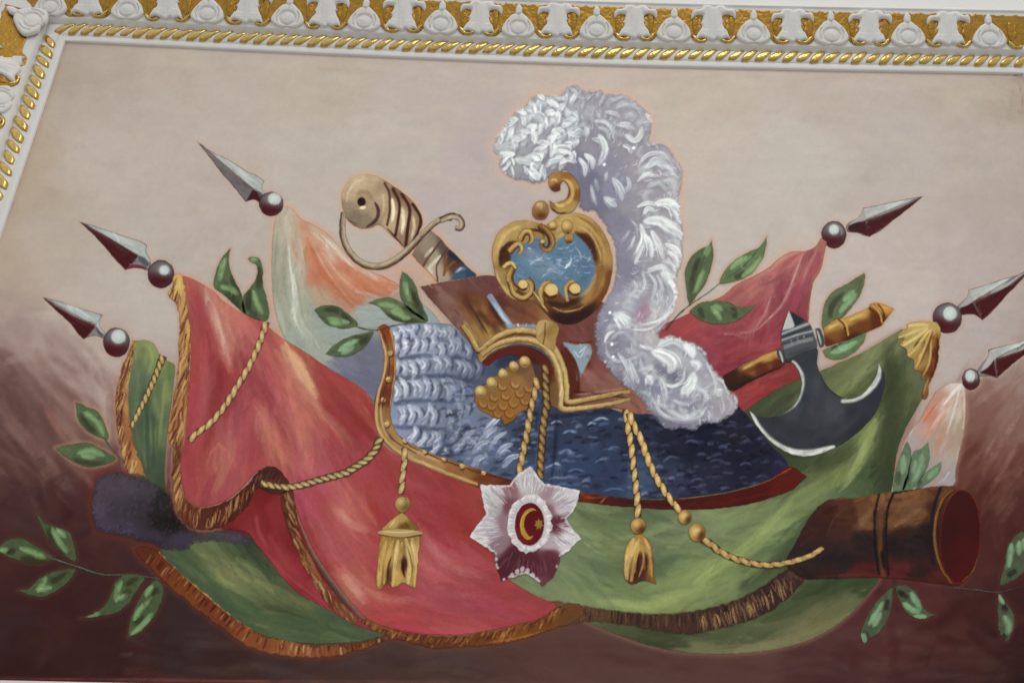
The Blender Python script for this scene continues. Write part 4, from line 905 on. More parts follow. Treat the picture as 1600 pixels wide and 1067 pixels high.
# fringe of the red banner: left edge
F = Lay('270,432* 281,428 288,440 292,470 297,500 299,540 296,590 293,640 288,685 284,720 285,752 293,778 309,792 332,790 362,778 388,754 404,736 424,728 444,740 452,765 428,772 402,764 388,790 365,812 345,824 318,828 296,824 280,806 272,780 268,745 270,700 262,690 268,640 276,590 279,540 280,500 274,475 262,462 268,448', '#8c5a34', g=1.4, jit=1.5)
F.idw('276,440#c6a058 284,480#b88a4c 290,520#c09050 288,560#a97748 282,600#8c5436 286,640#a06640 276,680#b07c4c 274,720#8c5636 280,760#8e5836 292,800#6b3a26 320,810#5c3022 350,805#54291e 380,780#4f2a20 405,748#4a2822 430,738#4c2a24 445,750#55301f', 3, 2)
fringe(F, '278,440 288,490 291,550 286,620 280,680 278,740 284,780', 260, 2.6, 46, ['6b3522', 'd0a863', '8c5834', '5a2a1c', 'c0935a', '9e6a40', 'b98a5a', '4a221a'], .75, 108, 4, 8)
fringe(F, '290,785 310,800 340,800 370,780 395,755', 110, 2.0, 26, ['4a2219', '7c4a2c', 'b98c58', '5c2e1e', '3c1c18', 'a87444'], .75, 100, 7, 6)
fringe(F, '395,745 420,735 440,742', 40, 1.6, 16, ['3e221e', '6d4630', '4a2a26', '85603f'], .6, 110, 9, 5)
F.m('4 7c2a2a .7 .7 be .2 | 400,762 412,752 426,750 436,758\n3 d6b06a .8 .6 be .3 | 280,435 282,455 284,470\n3 d2a860 .7 .6 be .3 | 298,505 292,540 286,560')
F.edge(2.2, '5a2a1e', 0.28); F.mesh('fringe', 26, red, soft=1.8, rag=.9); halo(F, 6, 'b08a74', .45)
F = Lay('436,772* 455,764 462,790 466,815 472,840 482,862 492,880 504,905 520,925 540,945 560,968 552,976 536,966 515,948 498,925 486,900 474,885 466,865 456,845 448,820 440,795', '#6a3c26', g=1.4, jit=1.2)
F.idw('448,780#5c3424 455,820#60341f 465,850#6b3a24 480,880#8a5834 495,905#84502e 520,935#6d3a26 548,966#7c4a30', 3, 2)
fringe(F, '446,770 452,810 464,850 482,890 510,930 545,962', 120, 2.2, 26, ['b48a5c', '4a2418', '8c5a36', 'c49c6c', '5c2e1e', '6d3c26'], .75, 62, 11, 5)
F.mesh('fringe', 26, red, soft=1.6, rag=.8)
F = Lay('556,966* 575,968 605,980 640,988 680,993 720,993 760,987 800,979 840,968 868,950 905,942 912,958 895,972 860,985 820,998 780,1006 740,1010 700,1012 670,1012 640,1004 610,996 580,982', '#66371f', g=1.4, jit=1.5)
F.idw('570,972#7c4a2e 620,992#6b3a22 680,1002#5c341f 740,1000#683a1f 800,992#7a451f 850,975#6f4022 890,958#664024', 3, 2)
fringe(F, '565,970 620,986 690,995 760,990 820,976 880,952', 190, 2.2, 16, ['4a2617', '9a6232', '7c441f', 'b07c44', '5c2f1c', '3f2218'], .7, 120, 13, 5)
F.m('3 8c5a32 .8 .6 be .4 | 570,968 610,984 650,1000\n3.5 a5703a .7 .6 be .5 | 760,1004 810,996 850,985')
F.mesh('fringe', 27, red, soft=1.8, rag=.9); halo(F, 7, '6a4238', .5)
# ------------------------------------------------------------------ sabre hilt
def tubelay(path, w0, w1, wm, base, dark, lite, lvl, name, parent, lside=1, g=1.3, label=None):
    """a rounded rod: dark on one side, lit on the other"""
    L = Lay(ribbon(path, w0, w1, wm), base, g=g, jit=.5)
    c = crom(P(path), False, 4); gg = np.gradient(c, axis=0); gg /= np.hypot(gg[:, 0], gg[:, 1])[:, None] + 1e-9; n = np.stack([-gg[:, 1], gg[:, 0]], 1); w = (wm or (w0 + w1) / 2)
    L.s([(*p, False) for p in c + n * w * .33 * lside], w * .42, dark, .9, .7, 'n', .15); L.s([(*p, False) for p in c - n * w * .16 * lside], w * .38, lite, .75, .8, 'be', .3)
    L.brush([path], int(len(c) * 1.6), 11, max(2.5, w * .32), .11, .6, .6, 10); L.edge(1.5, dark, .3)
    return L, L.mesh(name, lvl, parent, label)
L = Lay('534,322* 533,305 540,288 552,278 568,273 586,274 602,282 618,293 634,304 648,318 658,334 661,348 656,362 650,374 642,388 634,390 622,378 608,366 598,355 590,352 580,357 566,358 550,351 540,340', '#a3937c', g=1.3)
L.idw('545,300#a99a82 560,283#b2a48a 585,280#a99b82 600,290#98886f 540,330#8d7f6b 555,345#7f7264 575,350#857868 570,315#a09079 590,330#9a8a72 600,310#a3947c 620,300#7a6650 640,320#8c7860 650,345#8d7a62 640,370#8a7862 615,345#a8997f 630,340#a8987e', 4, 2)
L.m('''7 4c3330 .9 .6 be .1 | 586,317 591,328 590,340 583,349 573,355
4 6a4d42 .7 .7 be .1 | 560,352 545,345 538,335
6 c2b59a .7 .8 be .3 | 546,300 556,285 574,280
5 c0b298 .6 .8 be .3 | 541,318 545,300 553,290
9 857660 .6 .8 be .2 | 556,305 566,300 578,305 583,318
5 57392f .9 .6 n .1 | 601,287 608,302 609,330 605,352
6 4a2c29 .9 .6 n .1 | 614,296 624,318 622,345 618,368
6.5 4a2c28 .95 .6 n .1 | 628,304 640,326 638,350 634,385
6.5 4a2c28 .95 .6 n .1 | 645,320 657,340 654,362 646,378
7 d2c9b2 .8 .7 be .3 | 612,308 615,330 612,352
6 ddd6c4 .7 .6 be .4 | 613,312 615,328 613,345
7 d2c8b0 .85 .7 be .3 | 628,322 631,345 628,370
6 dcd4c0 .7 .6 be .4 | 628,335 630,350 627,365
6 d0c5ab .8 .7 be .3 | 645,335 647,355 641,378
5 bfb196 .7 .7 be .3 | 598,300 600,320 598,338
4 4a2c28 .9 .6 be .1 | 604,356 618,372 632,388
3 5f433a .7 .7 be .1 | 598,280 622,294 645,313''')
L.b(566, 317, 9, 9, 0, '8b7a62', .8); L.b(565, 316, 6.5, 7, 0, '3f2420', 1, 1); L.b(567, 325, 5, 2.6, -10, 'd6cab0', 1, 1); L.b(564, 315, 3, 3.4, 0, '2c1715', .9)
L.grain(.05, 3, 3)
sab = L.mesh('painted_sabre', 30, mural, 'ivory coloured sabre hilt with spiral grip and curved guard', con=1.25, tint=(1.03, .98, .92)); halo(L, 9, 'c49c84', .6)
tubelay('537,332 535,360 539,380 549,397 563,410 579,416 596,416 612,410 628,399 645,383 662,365 678,350 692,342 706,341', 10, 9, 13, '9a886c', '4b2f28', 'c2b294', 32, 'guard', sab)
tubelay('688,345 704,338 716,340 722,348 720,357 711,356', 11, 8, 10.5, '9c8a6e', '4b2f28', 'c4b598', 33, 'guard_scroll', sab, -1)
L = Lay('643,398* 668,360 686,370 700,386 717,402 730,416 745,430 738,436 720,438 700,440 690,447 678,437 668,424 655,412', '#8a7a68', g=1.4)
L.idw('670,390#8d7d6a 660,405#7c6656 680,400#9a8c78 695,390#5a4a44 705,395#3a3438 715,405#34343e 720,430#3f5468 735,428#33445c 690,430#a08e78 675,425#b09c84 710,415#5c3a2e', 4, 2)
L.m('4 5a3a30 .9 .6 n .1 | 688,378 678,392 668,405 660,418\n4 5a3a30 .8 .6 n .1 | 700,388 690,402 682,418 684,440\n6 c4bca8 .9 .6 be .4 | 676,388 669,396 664,402\n7 c9c2ae .95 .6 be .4 | 688,400 679,410 671,420 676,428\n5 7c4a2e .9 .6 n .2 | 702,388 696,410 694,430\n4 80502f .9 .6 n .2 | 722,404 705,413 693,430\n6 8fa2b4 .9 .6 be .5 | 712,426 720,420 728,420\n4 c3ccd2 .8 .6 be .5 | 716,424 722,418\n12 2c2c38 .9 .6 n .1 | 703,396 712,402 716,406\n3 8a5c3a .8 .6 be .2 | 690,372 712,392 740,424')
L.mesh('scabbard', 29, sab); halo(L, 8, 'c89470', .6)

# ------------------------------------------------------------------ helmet: mail curtain, studded border, dark rim
MAIL = '604,512* 640,506 690,505 735,512 780,525 850,535 900,590 960,640 1050,640 1110,600 1160,640 1200,690 1232,728 1200,750 1140,768 1080,777 1020,780 960,777 900,770 840,758 790,752 740,738 690,722 650,706 622,688 610,665 609,640 614,610 618,580 614,545'
L = Lay(MAIL, '#4a5260', g=1.35, jit=.4)
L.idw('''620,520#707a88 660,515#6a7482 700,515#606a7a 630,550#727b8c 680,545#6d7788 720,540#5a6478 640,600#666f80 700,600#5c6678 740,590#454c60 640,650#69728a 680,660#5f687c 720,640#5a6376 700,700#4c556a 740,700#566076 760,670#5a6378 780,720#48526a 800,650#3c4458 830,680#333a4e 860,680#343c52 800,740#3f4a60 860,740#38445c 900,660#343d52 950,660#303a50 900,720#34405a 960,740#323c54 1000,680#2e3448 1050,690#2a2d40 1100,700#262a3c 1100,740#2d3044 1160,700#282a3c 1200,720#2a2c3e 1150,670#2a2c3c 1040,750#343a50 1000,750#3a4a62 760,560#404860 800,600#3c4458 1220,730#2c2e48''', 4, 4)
r6 = np.random.default_rng(11)
# light scales in rows on the left
rows = [('612,522 660,518 715,520', 11, 18), ('615,545 660,540 700,541 738,548', 11, 25), ('617,574 660,571 705,571 752,580', 12, 26), ('618,610 660,606 705,608 746,612', 11, 30), ('616,648 655,648 695,652 735,646', 11, 30), ('632,682 665,686 700,682 735,668', 9, 22), ('668,704 700,700 735,692 765,676', 8, 18)]
for k, (pth, n, h) in enumerate(rows):
    c = crom(P(pth), False, 2); L.s([(q[0], q[1] + h*.66, False) for q in c[::12]], 9, '333c54', .65, .9, 'n', .5)
    for i in range(n):
        x, y = c[int((i + .5 + r6.uniform(-.3, .3)) / n * (len(c) - 1))] + r6.normal(0, 3.6, 2); hh = h * r6.uniform(.75, 1.15); fade = min(1, max(.35, 1.25 - i / n * .8 - k * .05)); tl = r6.normal(0, 2) + (k > 4) * 5
        lt = ['9aa0b2', 'a3a9b8', '8a92a6', '9298ae'][int(r6.integers(4))]
        L.s([(x + 6 + tl, y - hh*.45, False), (x + 9, y, False), (x + 5 - tl, y + hh*.52, False)], 6, '374055', .75, .7, 'be', .1)
        L.lock([(x - 4 + tl, y - hh*.5, False), (x + 3, y - hh*.08, False), (x - 2 - tl, y + hh*.5, False)], 12.5 * r6.uniform(.8, 1.15), lt, .95 * fade, '3c465c', 2)
        L.s([(x - 4 + tl, y - hh*.36, False), (x + 1, y - hh*.05, False), (x - 3 - tl, y + hh*.3, False)], 4, 'c2c6ce', .6 * fade, .6, 'be', .3)
L.soften(1, .25)
for _ in range(60):
    x, y = r6.uniform(625, 745), r6.uniform(515, 720); L.s([(x, y, False), (x + r6.uniform(6, 12), y + r6.uniform(-3, 3), False)], 3, ['5a6680', '79839a', '434c62'][int(r6.integers(3))], .35, .8, 'be', .4)
# looser curled strokes in the shaded part
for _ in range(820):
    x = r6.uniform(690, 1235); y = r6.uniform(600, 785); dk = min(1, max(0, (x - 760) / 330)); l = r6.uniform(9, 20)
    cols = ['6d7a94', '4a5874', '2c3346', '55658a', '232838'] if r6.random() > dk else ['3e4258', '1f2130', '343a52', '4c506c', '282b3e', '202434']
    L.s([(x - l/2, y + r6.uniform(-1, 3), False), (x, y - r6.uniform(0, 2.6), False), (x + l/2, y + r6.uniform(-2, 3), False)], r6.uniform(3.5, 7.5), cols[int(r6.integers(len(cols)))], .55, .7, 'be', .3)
for x, y, l, c in [(870, 660, 22, '8793aa'), (890, 675, 24, '7080a0'), (940, 655, 26, '8f9bb2'), (925, 662, 16, '8090aa'), (885, 705, 22, '5f7092'), (860, 730, 18, '64769a'), (868, 726, 20, '8fa0b8'), (900, 735, 30, '55678a'), (960, 700, 22, '50627f'), (940, 720, 22, '4f6488'), (820, 700, 22, '75829c'), (790, 705, 20, '8a95aa'), (1080, 690, 24, '4a4e66'), (1120, 720, 26, '44485f'), (1050, 715, 24, '5c6480'), (1090, 750, 26, '4a5070'), (1165, 725, 22, '4a4a66'), (1190, 745, 24, '44466a'), (960, 765, 40, '4a6488'), (880, 758, 30, '506a8c')]:
    L.s([(x - l/2, y + 3, False), (x, y - 2, False), (x + l/2, y + 2, False)], 4.5, c, .8, .7, 'be', .4)
for pt in ('782,650 770,660 756,676', '776,668 762,676 748,692', '764,690 750,694 738,708', '790,676 776,684 766,700', '800,694 786,700 776,714', '742,672 730,680 722,694', '760,712 748,716 738,728', '812,712 798,716 786,730'):
    L.lock(pt, 11, '97a0b2', .85, '3a445c', 5)
L.m('30 2c3248 .8 .9 be .2 | 770,570 800,560 830,565\n9 262c40 .7 .9 be .2 | 800,635 850,650 900,648 980,638\n8 232a3c .6 .9 be .2 | 870,640 868,690 860,760\n6 3f5a7c .6 .8 be .3 | 845,640 842,690 836,740\n10 202435 .6 .9 be .2 | 1000,650 1060,672 1140,662')
L.brush(['610,520 680,515 760,560', '620,600 700,610 800,660', '640,690 760,735 900,765', '800,680 950,690 1220,720', '900,760 1080,770 1220,740'], 900, 13, 6, .10, .5, .6, 20)
L.edge(3, '3a4a62', .3)
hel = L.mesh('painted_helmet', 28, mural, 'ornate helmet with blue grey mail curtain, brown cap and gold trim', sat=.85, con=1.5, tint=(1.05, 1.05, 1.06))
RIM = '588,512* 602,506 614,520 618,548 619,580 613,620 611,648 620,676 642,692 680,710 730,726 780,744 800,749 850,757 900,767 960,776 1020,780 1080,777 1140,768 1200,750 1232,728 1262,744* 1240,764 1200,780 1160,790 1110,796 1060,797 1000,794 940,789 880,780 830,772 780,770 740,760 700,745 660,728 625,712 604,694 590,675 584,648 586,620 596,590 600,560 596,535'
L = Lay(RIM, '#7a4a2a', g=1.3, jit=.6)
L.idw('595,520#7c3a20 605,550#8c5a30 604,590#7a4224 598,620#6b3220 595,650#8a6238 602,680#9a7446 630,702#a07c50 670,722#9a7248 720,742#8a5a30 760,755#70381f 800,764#5a2a1c 850,770#6e2f18 900,778#662a18 950,786#4a1f18 1000,790#45201c 1060,792#481c16 1120,786#4c1c16 1180,776#4a1a16 1230,760#581e18', 4, 2)
L.m('''5.5 b89560 1 .5 n .25 | 590,515 602,550 601,580 592,612 588,640 591,668 604,690 626,707 662,724 702,740 745,756
5 b8945c 1 .5 n .25 | 611,516 618,548 618,585 613,618 612,646 620,672 642,689 682,707 732,724 782,742
3 54301e .8 .6 n .2 | 597,515 608,550 607,585 599,615 597,645 602,672 618,690 650,708
3 4f2a1c .8 .6 n .2 | 618,672 640,696 680,714 730,732 790,750
5 c4a878 .7 .7 be .3 | 596,625 596,650 601,672 612,690
5 c0a070 .7 .7 be .3 | 640,700 665,712 690,722
4 c8a066 .9 .5 n .3 | 790,742 830,752 850,756
3.5 a5642f .9 .5 n .4 | 850,757 900,766 945,772
3 8a4420 .8 .5 n .5 | 900,769 980,776 1050,780
3 9a4a28 .8 .5 n .4 | 1060,780 1130,770 1190,755 1235,732
5 8a3e1c .7 .6 be .4 | 905,773 925,778 945,776
4 a5602c .8 .6 n .3 | 957,758 950,772 938,786
8 5e1c16 .6 .8 n .3 | 1000,786 1080,790 1170,778 1240,756
6 38181a .6 .8 be .3 | 960,782 1020,788 1080,788''')
for x, y in [(610, 552), (607, 593), (599, 625), (604, 663), (633, 688), (664, 705), (694, 717), (722, 728), (756, 738)]:
    L.b(x + 1, y + 2, 4.6, 5, 0, '4a2a1a', .95, 1); L.b(x, y, 3.8, 4.2, 0, 'c0985a', 1, 1); L.b(x - 1, y - 1.4, 1.8, 1.8, 0, 'dcc088', .9, 1)
L.brush(['592,520 600,570 588,640 604,692 660,726 740,758', '760,760 900,778 1060,792 1240,760'], 420, 16, 3.5, .10, .55, .6, 6)
L.edge(1.6, '5a3a22', .3)
L.mesh('studded_border', 31, hel); halo(L, 6, '8a6a5a', .35)
# cap
L = Lay('656,448* 690,441 720,436 748,431 775,432 800,445 830,462 870,470 930,470 964,485 966,540 975,580 995,605 1020,640 1000,648 960,638 900,644 878,645 876,632 880,610 876,585 862,560 842,545 815,538 790,542 768,552 750,568 744,548 728,530 712,512 692,490 672,468', '#6d4438', g=1.3)
L.idw('665,452#6b4236 700,450#714a40 740,440#6b443c 770,445#6d403a 690,475#7a5448 710,500#825c50 730,530#86603a 700,480#75503e 730,470#6c3f2c 745,490#7e5530 755,515#94703e 770,500#6b3a26 780,480#5c3328 800,490#6e4432 820,510#7a4a2e 790,520#8a6a3c 780,540#a8864c 830,540#a58348 850,530#ac8a50 870,530#6e3a30 900,530#74443c 930,530#6f3f38 950,560#7a4840 900,560#5c2c22 890,600#5a2a1e 920,600#7e5044 960,600#84564c 990,630#8c5a48 940,630#7c4c40 880,560#5c2a1e', 4, 2)
rs(L, [(30, '670,450 700,485 740,545', 8, 50, 6, '8a6456 6b4238 946e60 5a342c', .5), (24, '730,455 750,490 775,535', 9, 50, 6, '8c5c34 4a2820 a07840 6d4028', .5), (24, '790,460 830,500 860,520', 9, 40, 6, '6e4030 5a3028 84583c', .5), (20, '900,560 940,600 990,630', 12, 40, 6, '8a5a50 6d403a 946860', .45)])
L.m('''2.2 d6bc8a .95 .5 n .5 | 660,447 690,441 722,436 752,430
9 3a2620 .7 .8 be .1 | 762,462 775,490 792,518
8 a8884e .8 .7 be .3 | 724,500 735,520 748,535
4 4c2c24 .8 .7 be .1 | 728,468 748,500 766,528
12 8a8f9c 1 .5 n .2 | 766,464 780,485 797,508
8 98a4b2 .8 .6 be .4 | 772,474 785,495 800,512
5 c0c8d4 .7 .6 be .5 | 778,482 788,498 797,508
10 7d8fa2 1 .5 n .2 | 797,511 815,511 834,511
3 d2dae0 .9 .6 be .3 | 809,505 810,512
3 c8d2da .8 .6 be .3 | 824,505 820,512''')
L.poly('880,536 900,539 920,538 925,550 916,572 908,588 902,596 900,575 894,558', '848c90', 1, 1.2); L.m('3 c8ced0 .8 .6 be .5 | 897,548 906,558 915,543\n3 d2d6d8 .8 .6 be .5 | 904,552 918,540\n4 9aa4a8 .6 .7 be .3 | 895,545 903,575\n5 7a8c92 .6 .7 be .2 | 914,560 906,585')
L.m('6 5a2418 .9 .7 n .1 | 884,545 898,565 904,590 903,612\n3 a0604c .7 .6 be .2 | 922,560 912,580 905,600\n4 3c1c14 .7 .7 n .1 | 898,612 930,615 980,622\n5 9a6c5c .8 .6 be .3 | 900,617 940,612 990,604\n3 4a241c .8 .6 n .1 | 890,534 910,536 925,534')
L.brush(['665,452 700,490 745,550', '740,440 780,480 830,520', '890,530 930,580 990,630'], 260, 22, 6, .09, .6, .7)
L.edge(2, '4a3028', .35)
cap = L.mesh('cap', 34, hel, con=1.2); halo(L, 7, 'b08468', .4)
def gold(path, w0, w1=None, wm=None, lvl=36, name='gold_trim', parent=None, lside=1, dark='5a3418', base='a58044', lite='d0b070', g=1.25):
    return tubelay(path, w0, w1 or w0, wm, base, dark, lite, lvl, name, parent or cap, lside, g)
gold('722,508 734,525 748,548 758,542 780,526 805,518 830,519 848,526 862,542 872,560 880,580 884,605 886,628 920,624 960,616 985,612', 11, 8, 15, 37, 'gold_trim', cap, 1, '5c3a1c', 'a98a50', 'ceb478')
gold('752,556 772,541 795,533 820,531 842,537 858,551 868,568 874,590 876,612 877,638 910,638 950,632 985,624', 9, 7, 13, 38, 'gold_trim', cap, 1, '7a5a34', 'b3945a', 'd4bc82')
gold('790,525 815,517 842,527', 7, 7, 9, 36, 'gold_trim', cap, 1, '7c5a2c', 'b0904e', 'cfb474')
L = Lay('836,510* 845,500 862,502 874,512 870,530 866,548 852,542 838,530', '#9c7c42', g=1.3); L.idw('845,510#b29460 858,520#8f7038 866,530#a08046 850,535#a88850', 4, 1); L.m('3 6a4a24 .8 .6 n | 852,505 851,525 848,540\n4 c0a468 .7 .7 be .2 | 844,508 842,525'); L.mesh('gold_trim', 39, cap)
# shadow under the arch and the scaled gold tongue
L = Lay('752,566* 768,553 790,543 815,540 842,548 860,564 872,590 876,612 876,636 860,634 846,610 838,600 835,580 820,566 800,556 780,560 762,572', '#4a2c26', g=1.4)
L.idw('760,565#5a2418 780,555#5c2216 810,545#521f16 840,555#3a1c1a 858,580#4a2c22 868,610#6d4a2c 870,630#6a4a30 850,600#503428 790,562#33344c 840,580#4a3430', 4, 2); L.grain(.06, 4, 10, 60); L.s('756,572 776,556 800,548 828,550 850,564 866,590', 17, '5a2216', .85, .75, 'n', .2); L.s('870,590 874,612 872,636', 16, '7a5630', .7, .8, 'n', .3)
L.mesh('arch_shade', 35, hel, soft=1)
L = Lay('741,625* 742,612 750,604 762,598 768,590 778,585 786,577 798,569 808,562 820,556 828,560 834,575 838,592 836,612 832,630 824,640 812,646 804,656 796,661 788,664 784,656 776,655 762,648 748,640', '#8a6030', g=1.25)
L.idw('750,630#8c6030 770,640#8a5c2a 790,650#8c5a28 800,635#94622c 820,620#8a5c30 830,590#7c5638 815,575#6e4c34 790,600#8a6034 770,620#86602f 810,600#906638', 4, 2)
for x, y, c in [(785, 605, 'b08450'), (805, 602, 'b58c5c'), (772, 622, 'a87c44'), (790, 620, 'b08048'), (812, 616, 'a87c48'), (768, 636, 'ab783a'), (786, 636, 'b27c3c'), (802, 632, 'ab763a'), (820, 628, 'a87440'), (778, 648, 'a87032'), (796, 648, 'ad7434'), (755, 632, 'a87c42'), (826, 608, 'a27a4c')]:
    L.s([(x - 8, y - 6, False), (x - 5, y + 4, False), (x + 3, y + 6, False), (x + 8, y, False)], 3.2, '6a431f', .8, .6, 'be'); L.s([(x - 6, y - 6, False), (x - 3, y + 1, False), (x + 3, y + 2.5, False), (x + 6, y - 3, False)], 4.5, c, .7, .7, 'be', .2)
L.edge(2.4, '5c3a1c', .5); ton = L.mesh('scaled_tongue', 39, hel, label='gold tongue of overlapping scales with a row of beads')
for x, y, rx, ry in [(751, 613, 9.5, 11), (768.5, 599.5, 9, 10.5), (786, 585, 8.5, 9.5), (803, 573, 8, 9), (820, 566, 9, 10)]:
    B = Lay(ell(x, y, rx, ry, -20), '#a98a50', g=1.2, jit=.5); B.b(x + 1, y + ry*.6, rx*.9, ry*.5, 0, '6b4a24', .9); B.b(x - .5, y - ry*.2, rx*.65, ry*.6, 0, 'c6ab68', 1); B.b(x - 2, y - ry*.4, rx*.35, ry*.3, 0, 'dcc588', .8); B.s([(x - rx*.6, y + ry*.55, False), (x, y + ry*.8, False), (x + rx*.7, y + ry*.5, False)], 2, 'a98a58', .7, .6); B.mesh('bead', 40, ton)
# ------------------------------------------------------------------ gold cartouche with blue oval
L = Lay('770,415* 768,395 774,372 784,358 800,348 820,344 838,348 850,352 862,346 872,338 884,334 902,333 920,339 934,350 944,364 952,382 957,402 957,424 952,448 944,466 932,484 916,498 898,507 880,508 862,500 850,488 836,474 824,468 806,470 792,462 782,448 774,432', '#8f6a34', g=1.2)
L.idw('775,400#a8864a 780,375#ac8c50 800,355#a88848 825,350#a5834a 850,355#93743a 880,345#b0904e 910,345#aa8646 935,365#9c783c 948,400#a07a3e 948,440#8a5a2a 935,470#7a4820 905,495#4f2f22 880,500#45281f 860,490#5c381e 845,475#7a5426 815,465#a5824a 795,455#a28048 782,435#9a7a42 790,400#4f3018 800,440#7c5828 920,380#5c3416 932,400#7c5224 935,430#8a622e 915,460#9a743c 880,480#6d4422 850,480#6b4420', 4, 2)
L.poly('798,402 800,390 812,384 822,380 838,372 852,378 866,380 880,370 896,366 912,378 922,392 929,410 930,430 922,448 908,462 894,462 886,470 876,460 862,444 850,446 842,456 832,446 820,440 806,444 800,428', '5a7386', 1, 1.6)
L.m('''26 6b8190 .8 .9 be .2 | 812,395 830,410 850,425 880,430
16 7e8d98 .7 .9 be .3 | 820,390 845,405 870,425
16 4f6b82 .7 .9 be .2 | 905,400 918,425 905,450
12 4c6a80 .6 .9 be .2 | 880,450 900,445 918,430
10 557489 .7 .8 be .2 | 805,400 803,425 812,440''')
r7 = np.random.default_rng(4)
for _ in range(70):
    x, y = r7.normal(872, 22), r7.normal(412, 14); a = r7.uniform(-70, 20); l = r7.uniform(4, 14); t = math.radians(a)
    L.s([(x, y, False), (x + math.cos(t)*l*.5 + 1.5, y + math.sin(t)*l*.5 + 1, False), (x + math.cos(t)*l, y + math.sin(t)*l, False)], r7.uniform(1.4, 3), ['a5b0be', '8c9cae', 'b9c2cc', '93a0b2'][int(r7.integers(4))], .55, .7, 'be', .4)
L.m('5 c6ccd4 .9 .6 be .3 | 882,421 890,412 894,404\n4 b0b6c4 .8 .6 be .3 | 828,414 836,408 842,404\n3 b8c0ca .8 .6 be .3 | 838,409 848,402\n2.5 aab4c2 .7 .6 be .4 | 898,386 906,396 908,408\n3 9fa8b8 .7 .6 be .4 | 845,435 860,425 880,430\n3 c0c8d0 .8 .7 n | 826,388 828,389')
# shadows inside the ring
L.m('''9 42260f .9 .7 be .1 | 782,420 784,395 795,382 812,378
10 45280f .9 .7 be .1 | 896,362 916,374 928,395 932,415
6 3c2314 .9 .7 be .1 | 820,360 845,362 852,372
9 4a2a14 .8 .8 be .1 | 800,445 812,458 826,462
12 3f2620 .9 .8 be .1 | 850,470 880,478 915,462 
20 38211c .95 .8 be .1 | 856,488 885,500 915,490 938,468
12 6b3f1c .8 .8 be .2 | 952,420 948,450 936,472
8 b8944e .8 .7 be .3 | 772,410 776,385 790,364 812,352
6 ccae6c .7 .7 be .3 | 776,400 782,380 796,362 820,352
8 b8924a .8 .7 be .3 | 880,342 905,344 928,362 942,390 946,420
5 ceb06a .7 .7 be .3 | 900,352 922,366 936,392 940,415
6 c2a060 .8 .7 be .3 | 774,420 780,440 792,456 810,466
8 aa8850 .8 .7 be .4 | 932,425 922,450 905,466 
7 a47a40 .7 .7 be .4 | 944,430 936,455 920,474
3.5 b98d48 .9 .6 be .3 | 862,480 880,487 902,484 918,476
6 9a7638 .8 .7 be .2 | 862,358 868,345 880,337
5 7a5628 .8 .7 be .2 | 900,338 922,350 938,372''')
L.brush(['772,410 790,362 830,346', '862,350 905,336 945,380 955,430 930,485 880,506', '775,430 800,464 850,490', '800,400 860,420 925,420'], 380, 13, 4, .11, .6, .6, 14)
L.edge(2, '4f3018', .3)
cart = L.mesh('cartouche', 42, hel, label='gold scrolled cartouche around a mottled blue oval', con=1.18, sat=.82); halo(L, 6, 'b08a64', .4)
def scroll(pts, w, x, y, r, lvl=44, base='a58146', lite='cdb068', dark='4f2f16'):
    gold(pts, w * 1.0, w * 1.15, w * 1.4, lvl, 'scroll', cart, 1, dark, base, lite, 1.2)
    B = Lay(ell(x, y, r, r * 1.06), base, g=1.1, jit=.4); B.s([(x - r*.9, y + r*.2, False), (x - r*.3, y + r*.95, False), (x + r*.7, y + r*.6, False)], r*.7, dark, .95, .6, 'be'); B.b(x + r*.05, y - r*.15, r*.78, r*.72, 0, lite, 1, 1); B.b(x, y - r*.35, r*.45, r*.3, 0, 'd8c080', .6); B.edge(1.4, dark, .5); B.mesh('scroll_knob', lvl + 1, cart)
scroll('796,440 803,460 818,467 830,458 831,444 824,436', 8, 817, 446, 9)
scroll('848,476 846,456 851,445 860,442', 8, 861, 455, 12.5)
scroll('888,472 885,452 890,443 898,440', 7, 898, 453, 10.5)
scroll('906,462 920,452 930,436', 8, 893, 351, 0.1) if False else None
gold('832,456 840,466 848,478 856,488', 4, 3, 6, 45, 'scroll', cart, 1, '6b4420', 'b0945a', 'd2c094', 1.1)
gold('805,415 800,424 796,434 800,446 808,454', 11, 9, 13, 43, 'scroll', cart, -1, '4f2f14', '9a7438', 'bf9e5c', 1.2)
gold('787,420 793,414 800,413 806,421', 8, 6, 10, 45, 'scroll', cart, 1, '6b4a20', 'c0a35e', 'dcc684', 1.1)
gold('796,395 804,386 811,383 814,392 810,398', 11, 6, 12, 44, 'scroll', cart, 1, '5a3416', 'a47e42', 'd0b470', 1.1)
gold('812,376 820,364 827,364 831,374 826,382', 11, 6, 12, 44, 'scroll', cart, 1, '4f2e16', 'a07a40', 'd0b470', 1.1)
gold('842,352 852,360 860,370 862,382 856,390 848,388 846,380', 11, 8, 13, 44, 'scroll', cart, 1, '42240f', '7c5426', 'a8844a', 1.1)
for x, y, rx, ry, dk in [(848, 379, 4.5, 5, '3c2414'), (864, 353.5, 7.5, 8.5, '5c3a1c'), (886, 355, 9.5, 12, '6b4a24'), (889, 373, 8, 9, '4a2c14')]:
    B = Lay(ell(x, y, rx, ry), '#a58044', g=1.1, jit=.4); B.b(x, y + ry*.6, rx*.9, ry*.45, 0, dk, .9); B.b(x - rx*.15, y - ry*.2, rx*.7, ry*.6, 0, 'cbb06a' if ry != 9 else '9a7a44', 1); B.edge(1.2, dk, .45); B.mesh('scroll_knob', 46, cart)
